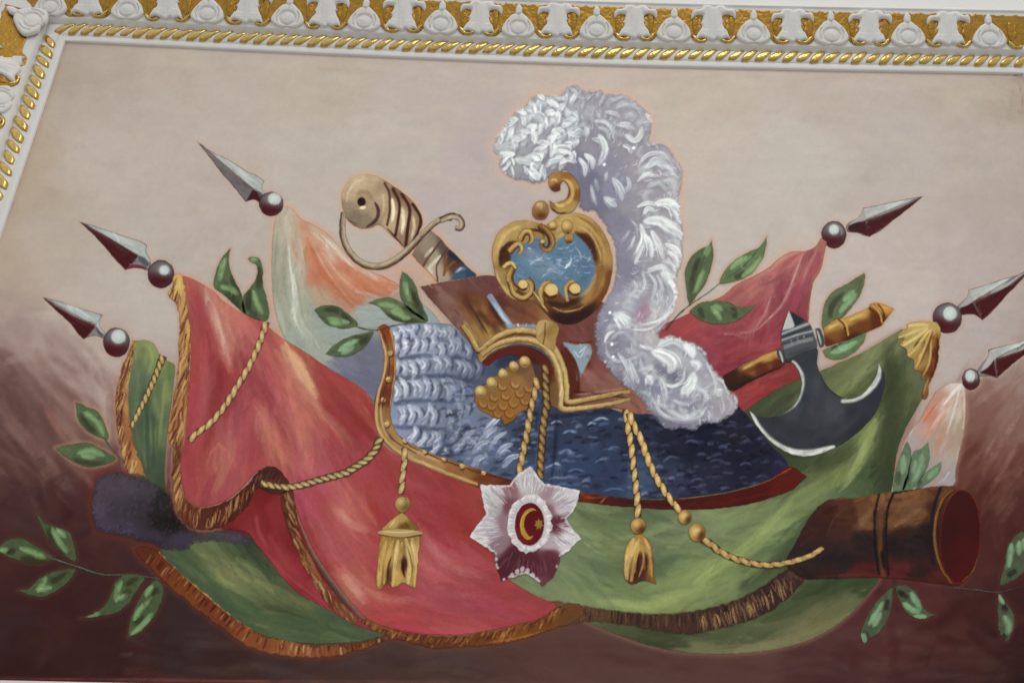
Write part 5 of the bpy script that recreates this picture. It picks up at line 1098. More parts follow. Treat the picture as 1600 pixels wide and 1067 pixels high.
# crest finial
L = Lay('843,314* 850,314 857,322 858,333 852,343 845,345 836,343 831,334 832,324 837,317', '#8a6538', g=1.1); L.b(846, 338, 10, 6, 0, '5a3018', .9); L.b(843, 321, 7, 5, 0, 'c4a260', .9); L.m('2.5 d6ba78 .8 .6 be .4 | 838,324 843,318 848,322\n2.5 caa866 .8 .6 be .4 | 845,328 847,322'); L.edge(1.6, '5c381c', .5)
L.mesh('finial_ball', 44, cart); halo(L, 5, 'b88a70', .4)
L = Lay('856,286* 857,276 866,270 876,268 890,271 900,280 906,294 906,312 900,326 890,334 878,336 868,333 860,326 859,314 866,318 875,315 884,311 888,300 886,290 880,284 876,290 876,298 868,301 860,297', '#93692f', g=1.1)
L.idw('860,284#a37c40 870,275#9c7232 885,275#8a6028 898,290#a07a3c 902,305#7c521f 892,322#a58244 875,328#a8864a 864,322#8c6430 868,296#5c3014 880,300#6b3f18', 4, 1)
L.m('7 c6a35a .9 .7 be .2 | 877,279 890,286 895,302 889,316 874,322\n5 d8ba74 .8 .7 be .2 | 860,284 867,281 871,287\n5 54300f .9 .7 be .1 | 858,294 866,300 876,297 879,290\n4 502c10 .9 .7 be .1 | 884,288 888,300 883,311\n4 4a280f .9 .7 be .1 | 861,325 872,334 888,332\n6 d6b870 .8 .7 be .2 | 866,316 872,322 884,322\n5 8a5c22 .7 .7 be .1 | 870,271 892,274 904,292'); L.edge(1.6, '5c3814', .5)
L.mesh('crest_scroll', 45, cart); halo(L, 5, 'a88a80', .35)
# ------------------------------------------------------------------ ostrich plume
L = Lay('769,226* 776,214 790,194 800,178 818,166 828,154 844,148 868,150 876,146 888,136 900,133 908,138 918,142 936,140 950,146 976,148 990,156 1002,166 1015,178 1020,200 1016,220 1032,221 1048,232 1056,248 1067,262 1068,282 1062,310 1066,335 1069,362 1069,389 1066,411 1059,432 1060,465 1053,492 1040,510 1032,526 1051,523 1070,532 1089,537 1102,548 1108,564 1120,582 1132,591 1140,606 1152,619 1153,637 1145,648 1126,660 1113,663 1100,662 1086,673 1066,671 1040,672 1025,656 1006,634 989,613 971,601 952,582 944,568 935,560 928,530 930,505 933,490 946,466 958,444 961,403 956,378 943,352 927,333 908,330 900,300 884,270 868,270 855,282 838,289 820,285 800,281 786,271 779,257 778,245 771,240', '#8f8a98', g=1.2, jit=2.2)
L.idw('''790,215#a9aab0 820,180#9fa0a8 850,165#9a98a2 800,250#93939c 830,270#8a8896 860,250#878496 880,200#94929e 900,160#9896a2 930,160#938f9a 970,170#958f9c 1000,185#96919c 950,200#8c8794 920,220#8b8696 900,260#7a7690 920,290#75718c 930,320#77728c 950,260#88839a 960,300#85819a 980,230#8e8896 1000,260#928c98 1040,250#9a94a0 1050,290#968f98 1020,300#928c98 990,320#8e8896 960,350#807c94 970,380#85809a 975,420#827d96 960,440#86829a 1000,390#8f8996 1040,350#98929c 1050,400#9a949e 1030,430#958f9a 1000,450#908a9a 980,470#9592a4 1040,470#a8a6b0 1050,490#b0aab0 950,500#86839c 970,500#9a98aa 1000,500#968c9c 1020,510#a8a0a6 940,530#7e7a92 960,560#827d92 980,560#8e8a9c 960,590#7a768c 1000,580#89859a 1040,560#9a9aa4 1070,545#a5a8b0 1090,560#9c9aa6 1040,590#7c788e 1020,620#85829a 1000,620#7d7990 1060,620#8e8b9e 1090,600#9894a2 1120,610#9c96a0 1140,630#9a929c 1100,640#8c889a 1060,650#7f7b94 1040,660#78748a 1120,650#908a98''', 4.5, 4)
r8 = np.random.default_rng(21)
W0 = ['d3dadb', 'c8d0d3', 'dde3e3', 'bcc4ca']
def frond(spine, n, ln, w, spread=48, cols=W0, a=.95, sides=(-1, 1), curl=.25, br=.25):
    c = crom(P(spine), False, 2); g = np.gradient(c, axis=0)
    for i in range(n):
        k = int((i + .3) / n * (len(c) - 1)); t = math.atan2(g[k, 1], g[k, 0])
        for s in sides:
            aa = t + s * math.radians(spread + r8.normal(0, 17)); l = ln * r8.uniform(.6, 1.3); x, y = c[k] + r8.normal(0, 3.2, 2)
            mx, my = x + math.cos(aa)*l*.55, y + math.sin(aa)*l*.55; e = aa - s * curl
            ex_, ey_ = mx + math.cos(e)*l*.5, my + math.sin(e)*l*.5
            L.s([(x + 2, y + 2.5, False), (mx + 2.5, my + 3, False), (ex_ + 2, ey_ + 2.5, False)], w * 1.1, '7a7788', .5, .8, 'be', .2)
            L.lock([(x, y, False), (mx, my, False), (ex_, ey_, False)], w * r8.uniform(.8, 1.2), cols[int(r8.integers(len(cols)))], min(1.3, a * 1.35), n=4)
# soft texture following the curl of the feather
flow = crom(P('790,230 840,170 910,160 970,185 1015,240 1035,310 1030,390 1020,450 985,500 975,550 1010,600 1070,625 1130,630'), False, 3); fg = np.gradient(flow, axis=0)
for _ in range(760):
    k = int(r8.integers(len(flow))); t = math.atan2(fg[k, 1], fg[k, 0]); o = r8.normal(0, 27); x = flow[k, 0] - math.sin(t)*o; y = flow[k, 1] + math.cos(t)*o
    a = t + math.copysign(math.radians(r8.uniform(25, 75)), o); l = r8.uniform(7, 18); b = r8.uniform(-.5, .5)
    L.s([(x, y, False), (x + math.cos(a)*l*.5, y + math.sin(a)*l*.5, False), (x + math.cos(a + b)*l, y + math.sin(a + b)*l, False)], r8.uniform(2, 5), ['b5b7c2', '7d7990', 'a5a5b4', 'c3c7ce', '726e86', '9a98a8'][int(r8.integers(6))], .42, .7, 'be', .5)
# long drooping locks down the length of the feather
for q in np.linspace(.2, .98, 62):
    k = int(q * (len(flow) - 1)); t = math.atan2(fg[k, 1], fg[k, 0])
    for sd in (-1, 1):
        if sd == 1 and q < .55 and r8.random() < .35: continue
        o = r8.uniform(2, 14) * sd; x = flow[k, 0] - math.sin(t)*o; y = flow[k, 1] + math.cos(t)*o; l = r8.uniform(20, 36); a = t + sd * math.radians(r8.uniform(60, 95)); cu = -sd * r8.uniform(.5, 1.1)
        c_ = ['c3c8ce', 'aeb1bb', 'd0d5d8', '9b99a8', 'b9bcc6'][int(r8.integers(5))]
        L.lock([(x, y, False), (x + math.cos(a)*l*.5, y + math.sin(a)*l*.5, False), (x + math.cos(a + cu)*l*.95, y + math.sin(a + cu)*l*.95, False)], r8.uniform(7, 11), c_, r8.uniform(.4, .7), '7f7d8c', 6)
L.soften(2, .75)
# the drooping head: overlapping white barbs
frond('872,152 842,160 812,184 776,222', 10, 19, 12.5); frond('884,166 852,186 822,212 790,244', 11, 19, 12.5)
frond('900,180 876,206 850,234 826,262', 11, 20, 13); frond('912,206 894,222 878,240 862,262', 7, 17, 11, a=.85)
frond('800,245 795,256 790,268', 3, 17, 6, 25); frond('825,258 828,268 832,280', 4, 18, 6, 22)
frond('845,260 846,270 846,280', 3, 16, 5.5, 20)
frond('910,146 892,142 874,152', 4, 18, 8, 60, a=.75); frond('944,150 922,148 905,158', 4, 16, 7, 60, ['b9bec6', 'a9aeb8'], .6)
frond('900,235 882,245 876,258', 3, 16, 10)
for ln in '''9 d5dcdd .95 .5 be .3 | 936,212 944,226 944,240 936,258
7.8 c2c9ce .85 .5 be .3 | 926,218 940,222 946,238
9.1 dbe1e2 .95 .5 be .2 | 914,242 924,250 926,264
7.8 d2d9db .9 .5 be .2 | 905,248 914,262 914,276
7.8 dde3e3 .9 .5 be .2 | 875,256 888,250 900,254
6.5 ccd3d6 .8 .5 be .3 | 930,190 946,192 956,204 958,216
6.5 c3cad0 .8 .5 be .3 | 936,200 948,206 952,218
6.5 c0c8cd .8 .5 be .3 | 946,176 960,178 968,184
9.1 bfc6cc .8 .6 be .5 | 964,196 978,196 990,202
9.1 d3dadb .9 .5 be .3 | 978,212 992,220 1000,212 1003,200
7.8 ccd3d6 .8 .5 be .4 | 974,228 984,232 986,240
5.2 aab0ba .7 .6 be .5 | 955,160 975,152 990,164 1000,178
5.2 b0b5be .7 .6 be .5 | 962,170 980,164 996,172
6.5 bcc2c8 .6 .6 be .5 | 900,200 912,196 918,204
7.8 bec4ca .7 .6 be .5 | 895,212 905,206 912,212
9.1 e6e6e0 .9 .5 be .2 | 1010,180 1022,192 1026,206
5.2 d8d0c8 .8 .5 be .3 | 1016,172 1030,178 1040,192
5.2 cfc8c4 .9 .5 be .2 | 1012,228 1030,222 1045,228 1054,238
5.2 c4c2c8 .8 .5 be .3 | 996,262 1010,244 1030,240 1046,250
11.7 c8cfd3 .8 .8 be .6 | 1010,262 1026,252 1044,262
6.5 d3d6d6 .8 .5 be .3 | 996,284 1010,274 1030,276
7.8 c3cace .7 .7 be .6 | 1012,292 1030,286 1040,298
5.2 b9bcc4 .7 .6 be .4 | 1052,250 1064,270 1062,290
11.7 c6cdd2 .85 .7 be .4 | 958,280 968,295 972,312
6.5 c0c8ce .8 .6 be .4 | 980,278 984,290 978,300
13.0 ced6da .8 .7 be .4 | 945,310 955,318 962,322
6.5 c2c8d0 .7 .6 be .5 | 924,290 928,310 932,320
6.5 a9b0c0 .6 .6 be .5 | 930,280 934,300
5.2 c5ccd2 .7 .6 be .5 | 948,270 946,284
15.6 dfe3e2 1 .45 be .15 | 1026,318 1046,318 1058,330 1064,348
6.5 d8dddd .9 .5 be .3 | 996,324 1012,318 1030,322
7.8 d8dddd .9 .5 be .2 | 1006,334 1012,326 1022,330
15.6 dde2e2 1 .45 be .15 | 1008,346 1030,346 1046,356 1067,368
6.5 d0d6d8 .8 .5 be .3 | 1048,318 1062,326 1066,338
5.2 d0d6d8 .8 .5 be .3 | 1040,352 1060,362 1068,385
9.1 dde2e2 .95 .45 be .2 | 1001,352 1006,372 1000,392 992,412
9.8 dce2e2 .95 .45 be .2 | 1008,368 1016,384 1018,402
9.1 dce2e2 .95 .45 be .2 | 1018,362 1028,380 1036,404
9.1 d6dcdc .9 .5 be .25 | 1040,382 1056,390 1064,410
7.8 d3d9da .9 .5 be .25 | 1044,393 1055,404 1059,420
5.2 cdd3d5 .85 .5 be .25 | 1046,410 1053,420 1055,434
3.9 c2c6cc .7 .6 be .4 | 986,345 994,355 996,368
3.9 c2c6cc .7 .6 be .4 | 984,360 976,374 970,380
3.9 c0c4cc .7 .6 be .4 | 992,368 986,384 978,394
7.8 c9cfd3 .9 .6 be .4 | 1012,424 1034,418 1044,430 1044,444
20.8 ccd2d5 .8 .7 be .4 | 1036,428 1054,448 1056,474 1040,498
9.1 dfe3e3 .9 .6 be .4 | 1046,440 1058,460 1054,484
5.2 c9ced4 .8 .6 be .4 | 1014,428 1024,444 1018,468
5.2 c5cbd2 .7 .6 be .4 | 1026,430 1034,450 1026,476
5.2 c4c9d0 .7 .6 be .4 | 1004,424 1006,446 998,460
5.2 c9ced2 .7 .6 be .4 | 990,440 994,450 984,462
6.5 d2d6d8 .8 .6 be .4 | 1004,508 1030,502 1052,484
3.9 d6d9da .8 .6 be .4 | 985,515 1010,515 1034,504
15.6 a5708c .75 .8 be .3 | 994,492 1006,482 1014,474
13.0 a8688a .6 .8 be .3 | 994,504 1008,494 1018,484
22.1 d0d7da .95 .7 be .4 | 962,492 972,500 982,510
10.4 d8dedf .8 .6 be .4 | 968,494 980,506
5.2 e0e2de .95 .45 be .1 | 945,535 949,524 960,517
3.9 b9bcc6 .8 .6 be .3 | 946,534 950,556 972,566 1000,556
5.2 aeb2be .7 .6 be .4 | 955,530 970,520 984,526
5.2 d6d9d8 .9 .5 be .2 | 1000,540 1010,544 1020,545
19.5 e0e4e2 1 .4 be .1 | 1021,550 1038,556 1050,568 1047,582
15.6 ccd3d8 .9 .6 be .4 | 1030,540 1052,530 1072,540 1082,556
15.6 dce1e2 .95 .5 be .2 | 1070,540 1080,548 1082,558
6.5 c4cad0 .8 .6 be .4 | 1086,542 1098,546 1104,558
13.0 d3d9db .9 .5 be .2 | 1080,566 1090,570 1088,578
23.4 6d6980 .7 .9 be .1 | 1040,588 1050,592 1058,584
15.6 77738a .7 .9 be .1 | 1024,568 1030,580 1032,592
5.2 c9cfd4 .85 .5 be .3 | 1036,598 1050,604 1066,594 1070,576
16.9 d3dadc .9 .6 be .3 | 1084,584 1078,602 1066,614
13.0 d0d8db .9 .5 be .3 | 1012,588 1018,600
6.5 c9cfd5 .85 .5 be .3 | 984,564 990,582 998,600
6.5 c3c9d0 .85 .5 be .3 | 966,552 980,572 990,596
5.2 b9bec8 .7 .5 be .3 | 1000,560 1006,580 1010,592
9.1 c8ced4 .85 .5 be .4 | 1033,594 1038,612 1037,626
6.5 cdd3d7 .8 .5 be .4 | 1020,624 1034,646 1060,656 1090,652 1104,636
10.4 bfc6ce .75 .6 be .5 | 1044,642 1070,652 1094,642
6.5 b4bac6 .7 .6 be .5 | 1050,625 1070,632 1090,624
6.5 bfc5cd .75 .6 be .4 | 1092,608 1102,618 1098,634
6.5 ccd0d3 .85 .5 be .3 | 1104,566 1116,588 1118,608
7.8 d2d6d6 .9 .5 be .2 | 1122,590 1134,600 1138,616
13.0 ccd1d4 .85 .6 be .3 | 1118,610 1126,618
5.2 c8c8cc .8 .5 be .3 | 1144,612 1152,628 1148,640
5.2 b3b2bc .7 .6 be .3 | 1128,622 1132,640 1124,652
5.2 b3b2bc .7 .6 be .3 | 1136,618 1142,634 1134,648
6.5 aab0bc .6 .6 be .4 | 1000,612 1014,618 1022,630'''.splitlines():
    hd, pt = ln.split('|'); hd = hd.split(); wv = float(hd[0])
    if hd[1] in ('a5708c', 'a8688a', '6d6980', '77738a'): L.s(pt, wv, hd[1], float(hd[2]), .85, 'be', .3)
    else: L.lock(pt, wv * 1.25, hd[1], float(hd[2]))
L.soften(1, .2)
for x, y in [(956, 538), (958, 558), (945, 566), (953, 489), (990, 232), (944, 258)]: L.b(x, y, 2.4, 2.4, 0, 'd6dada', 1, 1)
for _ in range(620):
    k = int(r8.integers(len(flow) * 8 // 100, len(flow))); t = math.atan2(fg[k, 1], fg[k, 0]); o = r8.normal(0, 24); x = flow[k, 0] - math.sin(t)*o; y = flow[k, 1] + math.cos(t)*o; a = t + math.copysign(math.radians(r8.uniform(30, 80)), o); l = r8.uniform(5, 13)
    L.s([(x, y, False), (x + math.cos(a)*l*.5, y + math.sin(a)*l*.5 - 1, False), (x + math.cos(a + .4)*l, y + math.sin(a + .4)*l, False)], r8.uniform(1.2, 2.4), ['d6dada', 'c3c8d0', 'b0b3c0'][int(r8.integers(3))], .55, .6, 'be', .6)
L.edge(5, 'a59a9c', .3, (1, -.3)); L.edge(4, '7c788c', .3, (-.5, 1))
L.mesh('plume', 41, hel, label='curling white and lavender ostrich plume', soft=4.0, rag=1.3, sat=.58, con=1.36, tint=(1.04, 1.05, 1.05)); halo(L, 12, 'c2a494', .6)
# ------------------------------------------------------------------ battle axe
axe = None
L = Lay('1229,560* 1226,566 1238,568 1248,582 1252,600 1247,622 1234,639 1210,651 1184,650 1169,640* 1178,660 1199,686 1221,703 1247,713 1277,711 1310,697 1340,676 1366,648 1379,617 1382,588 1372,565* 1369,586 1356,606 1342,619 1323,623 1302,612 1287,594 1277,570 1277,545 1255,548', '#36393e', g=1.4)
L.idw('1250,560#34383c 1265,600#33373c 1240,650#363a40 1200,670#34363c 1230,690#2f3238 1280,650#3c3e46 1290,680#323238 1310,640#44464c 1340,640#34363c 1370,610#30323a 1340,660#303038 1270,700#33353a', 3, 6)
rs(L, [(40, '1260,570 1270,620 1250,680', 18, 60, 12, '40444a 2c2f36 383c42 4a4c52', .35), (40, '1200,670 1270,690 1350,640', 18, 70, 12, '3c3e46 2c2d34 44464e', .35)])
L.m('''15 c0c3bc 1 .6 be .3 | 1239,566 1250,586 1249,612 1238,632 1212,648
4 8fa0a4 .6 .7 be .3 | 1251,590 1252,612 1242,634
18 cfd0c8 1 .55 be .25 | 1170,641 1184,670 1207,694 1238,708 1272,708 1302,699
16 c6c8c0 1 .6 be .25 | 1372,567 1370,590 1355,610 1336,622 1316,627
8 25262c .6 .8 be .1 | 1278,560 1288,596 1306,616 1326,624''')
L.edge(1.8, '24262b', .4)
axe = L.mesh('painted_axe', 44, mural, 'battle axe with dark crescent blade and golden brown handle', soft=1.2); halo(L, 6, '8a7060', .3)
L = Lay('1128,588* 1150,575 1180,560 1216,547 1224,558 1225,571 1200,584 1170,598 1144,612 1134,604', '#4f2a1c', g=1.3)
L.idw('1140,590#3c2218 1140,606#32211a 1170,575#8c6230 1200,560#a87c3c 1215,552#a87e40 1190,578#5a2c1c 1215,568#54281a 1165,594#3c221a', 4, 2); L.m('7 b8924e .9 .6 be .3 | 1162,576 1188,562 1214,551\n5 c49f5c .7 .6 be .4 | 1160,577 1175,569\n9 5e2a18 .8 .8 be .2 | 1150,588 1190,572 1222,562\n6 2c1c16 .8 .8 be .1 | 1140,608 1175,594 1222,572'); L.edge(1.6, '2e1a14', .4)
L.mesh('handle', 45, axe)
L = Lay('1286,512* 1305,499 1318,497 1340,488 1357,480 1359,475 1374,473 1397,483* 1383,502 1376,510 1350,521 1326,532 1308,537 1290,541', '#8a5c28', g=1.3)
L.idw('1295,512#a8803e 1320,503#b08a44 1345,490#b58c46 1380,482#ba8a3c 1300,525#7a4a22 1325,518#6b3c1c 1350,508#6d3e1e 1372,495#5c2e1a 1295,535#5a301a 1330,528#4f2818 1370,505#5a2e18', 4, 1.5)
L.m('6 d2b064 .8 .7 be .4 | 1292,514 1312,505\n6 d0ae60 .8 .7 be .4 | 1325,501 1350,490\n3 4a2414 .95 .6 n | 1308,498 1318,508 1324,530\n3.5 c09440 .95 .6 n | 1313,497 1322,508 1325,524\n5 5c2e16 .9 .6 n | 1358,482 1368,492 1372,510\n3 c49a48 .9 .6 n | 1362,477 1374,490 1378,505\n3 4a2414 .9 .6 n | 1372,476 1380,488 1382,500\n5 d09a3c .8 .7 be .2 | 1378,480 1390,483\n6 6b3a1a .6 .8 be .3 | 1330,512 1358,502'); L.edge(1.6, '42230f', .45)
L.mesh('handle', 45, axe); halo(L, 6, 'c09070', .4)
L = Lay('1221,518* 1232,484* 1245,492 1258,500 1266,506 1271,520 1277,543 1255,552 1228,562 1222,545 1220,530', '#4a4f52', g=1.2)
L.poly('1222,517* 1232,485* 1241,510', 'aaaeaa', 1, .9); L.poly('1233,486* 1258,500 1242,510*', '2c2e33', 1, .9)
L.m('5 9aa09e .95 .6 n .3 | 1222,522 1245,513 1266,505\n3 2a2d32 .9 .6 n .2 | 1222,527 1245,519 1268,511\n4 a5aaa7 .9 .6 n .4 | 1222,532 1245,524 1268,518\n3 3a3e44 .8 .6 n .3 | 1224,538 1246,531 1270,524\n8 8a908e .7 .7 n .6 | 1226,543 1246,536 1268,530\n10 3c4046 .8 .8 be .2 | 1230,556 1252,550 1274,542\n2.5 c6c9c4 .8 .6 be .3 | 1223,516 1232,488')
for i in range(7): L.s([(1232 + i*5, 540 - i*1.9, False), (1230 + i*5, 532 - i*1.9, False)], 1.6, 'b4b8b4' if i % 2 else '3a3e44', .7, .6, 'be', .3)
L.edge(1.4, '2a2c30', .4); L.mesh('axe_head', 46, axe)
for pts, a in (('1213,546* 1219,543 1226,556 1226,570 1219,566 1214,556', '1217,548 1221,558 1223,567'), ('1273,513* 1281,513 1287,528 1288,540 1281,543 1276,530', '1276,516 1280,528 1283,540')):
    L = Lay(pts, '#45484a', g=1.1); L.s(a, 4, 'b9bbb4', .9, .6, 'be', .2); L.edge(1.4, '24262a', .5); L.mesh('collar', 47, axe)

# ------------------------------------------------------------------ cannon
L = Lay('1260,906* 1240,895 1226,880 1240,852 1254,824 1270,800 1288,783 1310,777 1338,777 1372,770 1420,765 1470,758 1500,763 1520,790 1526,838 1518,890 1500,914 1476,914 1440,909 1400,905 1370,903 1320,904', '#45281e', g=1.5)
L.idw('1290,795#4a241c 1320,785#5a3020 1350,785#6a3e20 1375,780#8a5428 1400,775#8c562a 1430,770#8a5428 1460,765#6e3a20 1280,830#42221e 1310,830#4a2820 1350,810#85562e 1355,815#80502c 1330,810#4f2a1c 1380,810#6b3c20 1420,800#86552c 1435,805#7c4c28 1400,815#7a4a28 1460,800#4a281c 1270,870#332624 1310,870#302426 1350,860#2f2422 1400,850#2a2022 1430,850#2b2224 1450,830#30201e 1300,895#3c2022 1350,896#5a201c 1400,895#5a201e 1440,895#40201e 1465,900#5a221c 1350,840#3a221c 1410,830#3c2018', 4.2, 3)
rs(L, [(36, '1300,800 1380,790 1460,780', 14, 50, 8, '6e4020 4a2a1c 8a5a30 5c341e', .4), (36, '1290,860 1370,860 1450,850', 16, 50, 9, '2a2022 362628 3c2a26 201a1c', .45)])
L.m('''12 8c6034 .85 .6 be .5 | 1345,820 1356,805 1362,796
10 8f6236 .85 .6 be .5 | 1398,822 1420,808 1438,794
10 7c4e2a .7 .6 be .6 | 1412,822 1432,806
5 a86a30 .8 .6 be .4 | 1380,768 1395,766 1400,764
4 a06a38 .8 .6 be .4 | 1300,779 1335,777 1365,773
6 a06830 .7 .7 be .5 | 1420,772 1440,766
4 1c1618 .9 .6 n .2 | 1372,772 1366,800 1366,850 1372,890
5 201a1e .9 .6 n .2 | 1398,768 1388,790 1380,825 1380,870
7 171214 .9 .7 be .1 | 1374,860 1378,880 1386,893
5 6e2a1e .7 .7 be .4 | 1270,902 1330,898 1385,900 1450,906
8 641e1a .6 .8 be .5 | 1340,897 1400,900 1460,908
3 8a5c3a .5 .7 be .7 | 1320,795 1300,815 1290,845
5 231c20 .8 .7 n .2 | 1470,760 1460,790 1454,830
12 241c1e .7 .9 be .1 | 1452,820 1455,860 1465,895''')
L.brush(['1290,800 1380,785 1480,770', '1270,870 1380,865 1460,860', '1270,900 1400,900 1470,905'], 380, 26, 8, .10, .6, .7, 30)
L.m('''9 6e4222 .85 .6 n .3 | 1384,770 1377,800 1375,850 1380,898
4 1f171a .9 .5 n .2 | 1374,771 1368,800 1367,850 1373,896
5 1f171a .9 .5 n .2 | 1396,769 1387,795 1384,845 1388,898
8 9a6834 .7 .7 be .4 | 1382,772 1378,790
8 171214 .8 .7 be .2 | 1377,858 1382,892
6 241c20 .85 .6 n .2 | 1470,760 1459,792 1454,835 1458,880
5 7c5028 .7 .6 be .4 | 1480,762 1468,785 1463,815
14 86592f .6 .8 be .5 | 1345,818 1360,800
14 86592f .6 .8 be .5 | 1402,818 1436,796
18 2a1e20 .7 .9 be .3 | 1262,880 1300,872 1350,872''')
L.edge(2, '7a4a30', .35, (0, -1))
can = L.mesh('painted_cannon', 30, mural, 'bronze cannon muzzle with dark red bore at the lower right', soft=2.5, sat=.72, con=1.0, tint=(.95, .92, .92)); halo(L, 6, '6a3c34', .4)
B = Lay(ell(1500, 838, 32.5, 74, 3, 28), '#2c100e', g=1.5, jit=.5); B.idw('1500,780#2e1a14 1480,830#2a120e 1510,850#330f0e 1520,830#2d1110 1500,890#350f0e 1485,880#2f100e', 3, 3); B.edge(2.5, '7c4c28', .7); B.mesh('bore', 32, can, sat=1.15, tint=(1.22, .85, .85))
gold('1490,764 1474,780 1464,806 1461,838 1465,868 1474,892 1488,912', 8, 6, 9, 33, 'muzzle_ring', can, -1, '33201c', '66401f', '8f5c2a', 1.2)
gold('1528,868 1519,892 1503,908', 3, 3, 3.5, 33, 'muzzle_ring', can, 1, '42261a', '6e4424', '8a5a30', 1.2)

# ------------------------------------------------------------------ cords and tassels
cd = dict(col='b09560', dark='5a452a', lite='cbb27c')
c1 = cord('416,503 411,522 404,541 395,561 386,579 375,597 363,617 346,642 326,664 311,675 296,688', 9.5, 15, cd['col'], '64402f', cd['lite'], 48, red, 'cord', 0, -1)
c2 = cord('594,684 588,700 576,716 560,727 540,739 510,747 482,755 455,761 432,760 408,755', 13, 10.5, 'a88f5c', '55412a', 'c6ae7a', 48, red, 'cord', .25, 1)
cord('838,590 838,604 835,617 831,633 827,655 821,688 816,714 810,742', 10, 16, 'a88850', '50381f', 'cbb078', 43, hel, 'cord', 0, -1)
cord('852,570 853,616 854,634 850,655 847,689 845,718 844,748', 11, 13, '8a683a', '44301f', 'ac8a54', 43, hel, 'cord', 0, -1)
def tassel(lab, lvl):
    return None
# single tassel on the red banner
T1 = Lay('594,838* 600,832 625,828 652,832 656,842 655,870 652,900 650,920 643,917 636,913 629,911 622,916 614,919 607,913 602,914 598,920 589,922 588,900 590,870', '#8a6a30', g=1.2, jit=1)
T1.idw('600,850#9a7a3c 590,900#b08c48 610,870#ab8848 620,900#b8924a 630,880#4a281c 645,870#b8985a 650,900#9a7a3c 605,900#5a3a1e 640,900#a88646 625,845#8c6c38', 4, 2)
T1.m('''9 c4a05a .9 .6 be .2 | 604,845 596,875 592,915
8 c49a52 .9 .6 be .2 | 614,845 605,875 600,912
9 d0b06c .9 .6 be .2 | 622,845 618,880 614,915
8 ba9450 .9 .6 be .2 | 628,848 626,870 620,912
9 d4b672 .9 .6 be .2 | 634,842 640,870 638,912
9 c8a864 .9 .6 be .2 | 644,842 650,875 648,914
5 3c2018 .9 .7 be .1 | 628,872 630,890 633,905
4 4a2c1a .8 .7 be .1 | 612,868 606,890 606,908
3 6b4a24 .8 .7 be .1 | 636,850 643,880 643,905
3 e0c88c .8 .6 be .2 | 642,846 648,868
3 e0c88c .7 .6 be .2 | 620,850 616,880''')
T1.brush(['600,840 595,880 592,920', '640,840 645,880 648,918'], 110, 16, 3.2, .12, .55, .5, 8); T1.edge(1.6, '5c4020', .45); t1 = T1.mesh('painted_tassel', 47, mural, 'gold tassel with flared cap hanging over the red banner')
cord('632,700 632,720 629,745 627,772', 9, 17, cd['col'], '5a4028', cd['lite'], 48, t1, 'cord', 0, 1)
B = Lay('628,800* 636,806 645,815 654,826 640,830 612,830 596,828 606,817 618,807', '#a08246', g=1.2); B.idw('615,815#b89a5c 628,810#a88a4c 645,820#7c5e30 630,825#6b4e26 605,825#a88848', 4, 1); B.m('3 d2b878 .8 .6 be | 618,812 608,824\n4 5c4020 .7 .7 be | 632,815 640,826'); B.edge(1.3, '54401f', .4); B.mesh('cap', 49, t1)
B = Lay(ell(625.5, 833, 36.5, 7.5, 1), '#b0935a', g=1.1); B.s('592,836 625,841 660,836', 4, '5c4222', .9, .7, 'n'); B.s('594,830 625,832 656,829', 3.5, 'd2bb80', .8, .7, 'be', .2); B.edge(1.3, '5a4222', .4); B.mesh('rim', 50, t1)
B = Lay(ell(629.5, 788, 13, 13.5), '#9c7e48', g=1.1); B.b(634, 793, 10, 10, 0, '6a4c26', .8); B.b(626, 784, 7, 7, 0, 'c4a868', .9); B.s('632,776 635,782', 2, '42301a', .8); B.edge(1.6, '54401f', .5); B.mesh('bead', 50, t1)
# pair of cords with tassel in the middle
T2 = Lay('990,838* 996,834 1008,838 1016,850 1021,870 1022,895 1026,913 1017,910 1008,907 1000,909 993,912 984,913 976,906 974,885 976,862 982,846', '#8c662e', g=1.2, jit=.8)
T2.idw('982,870#b89450 978,890#a88244 995,860#b08c48 1000,890#4c2c20 1005,870#4a2a1c 1012,860#b08848 1019,890#8a6030 990,895#4a2a1e 1008,850#a07a40', 4, 2)
T2.m('''9 cca864 .9 .6 be .2 | 990,842 981,870 979,905
8 c09a54 .9 .6 be .2 | 998,842 993,870 986,908
6 d0b070 .9 .6 be .2 | 995,845 986,870
5 42241a .9 .7 be .1 | 998,862 996,885 990,906
5 b28c4e .9 .6 be .2 | 1002,850 1006,875 998,902
5 42241a .9 .7 be .1 | 1008,868 1010,885 1008,900
6 b8924e .9 .6 be .2 | 1006,840 1014,862 1018,900
4 d0ae6c .8 .6 be .2 | 1008,842 1014,858''')
T2.brush(['990,840 980,880 980,910', '1005,840 1015,870 1022,910'], 110, 16, 3.2, .12, .55, .5, 8); T2.edge(1.6, '4c301a', .5); t2 = T2.mesh('painted_tassel', 47, mural, 'gold tassel on twin cords in front of the green banner')
cord('977,640 982,672 987,705 991,740 995,775 997,808', 10, 17, 'ba985a', '46321f', 'd2b67c', 48, t2, 'cord', 0, 1)
B = Lay(ell(997, 822, 13, 13.5), '#a0783e', g=1.1); B.b(1002, 828, 9, 9, 0, '4a2c16', .9); B.b(994, 818, 7.5, 7.5, 0, 'd0ac68', .95); B.edge(1.6, '46301a', .5); B.mesh('bead', 50, t2)
CC = Lay(ribbon('1096,842 1106,847 1120,858 1135,867 1152,874 1175,880 1200,883 1225,880 1250,874 1272,865 1286,855', 10, 9, 11), '#5a3c26', g=1.2)
t3 = CC.mesh('painted_cord', 46, mural, 'gold cord with two beads running from the helmet to the cannon')
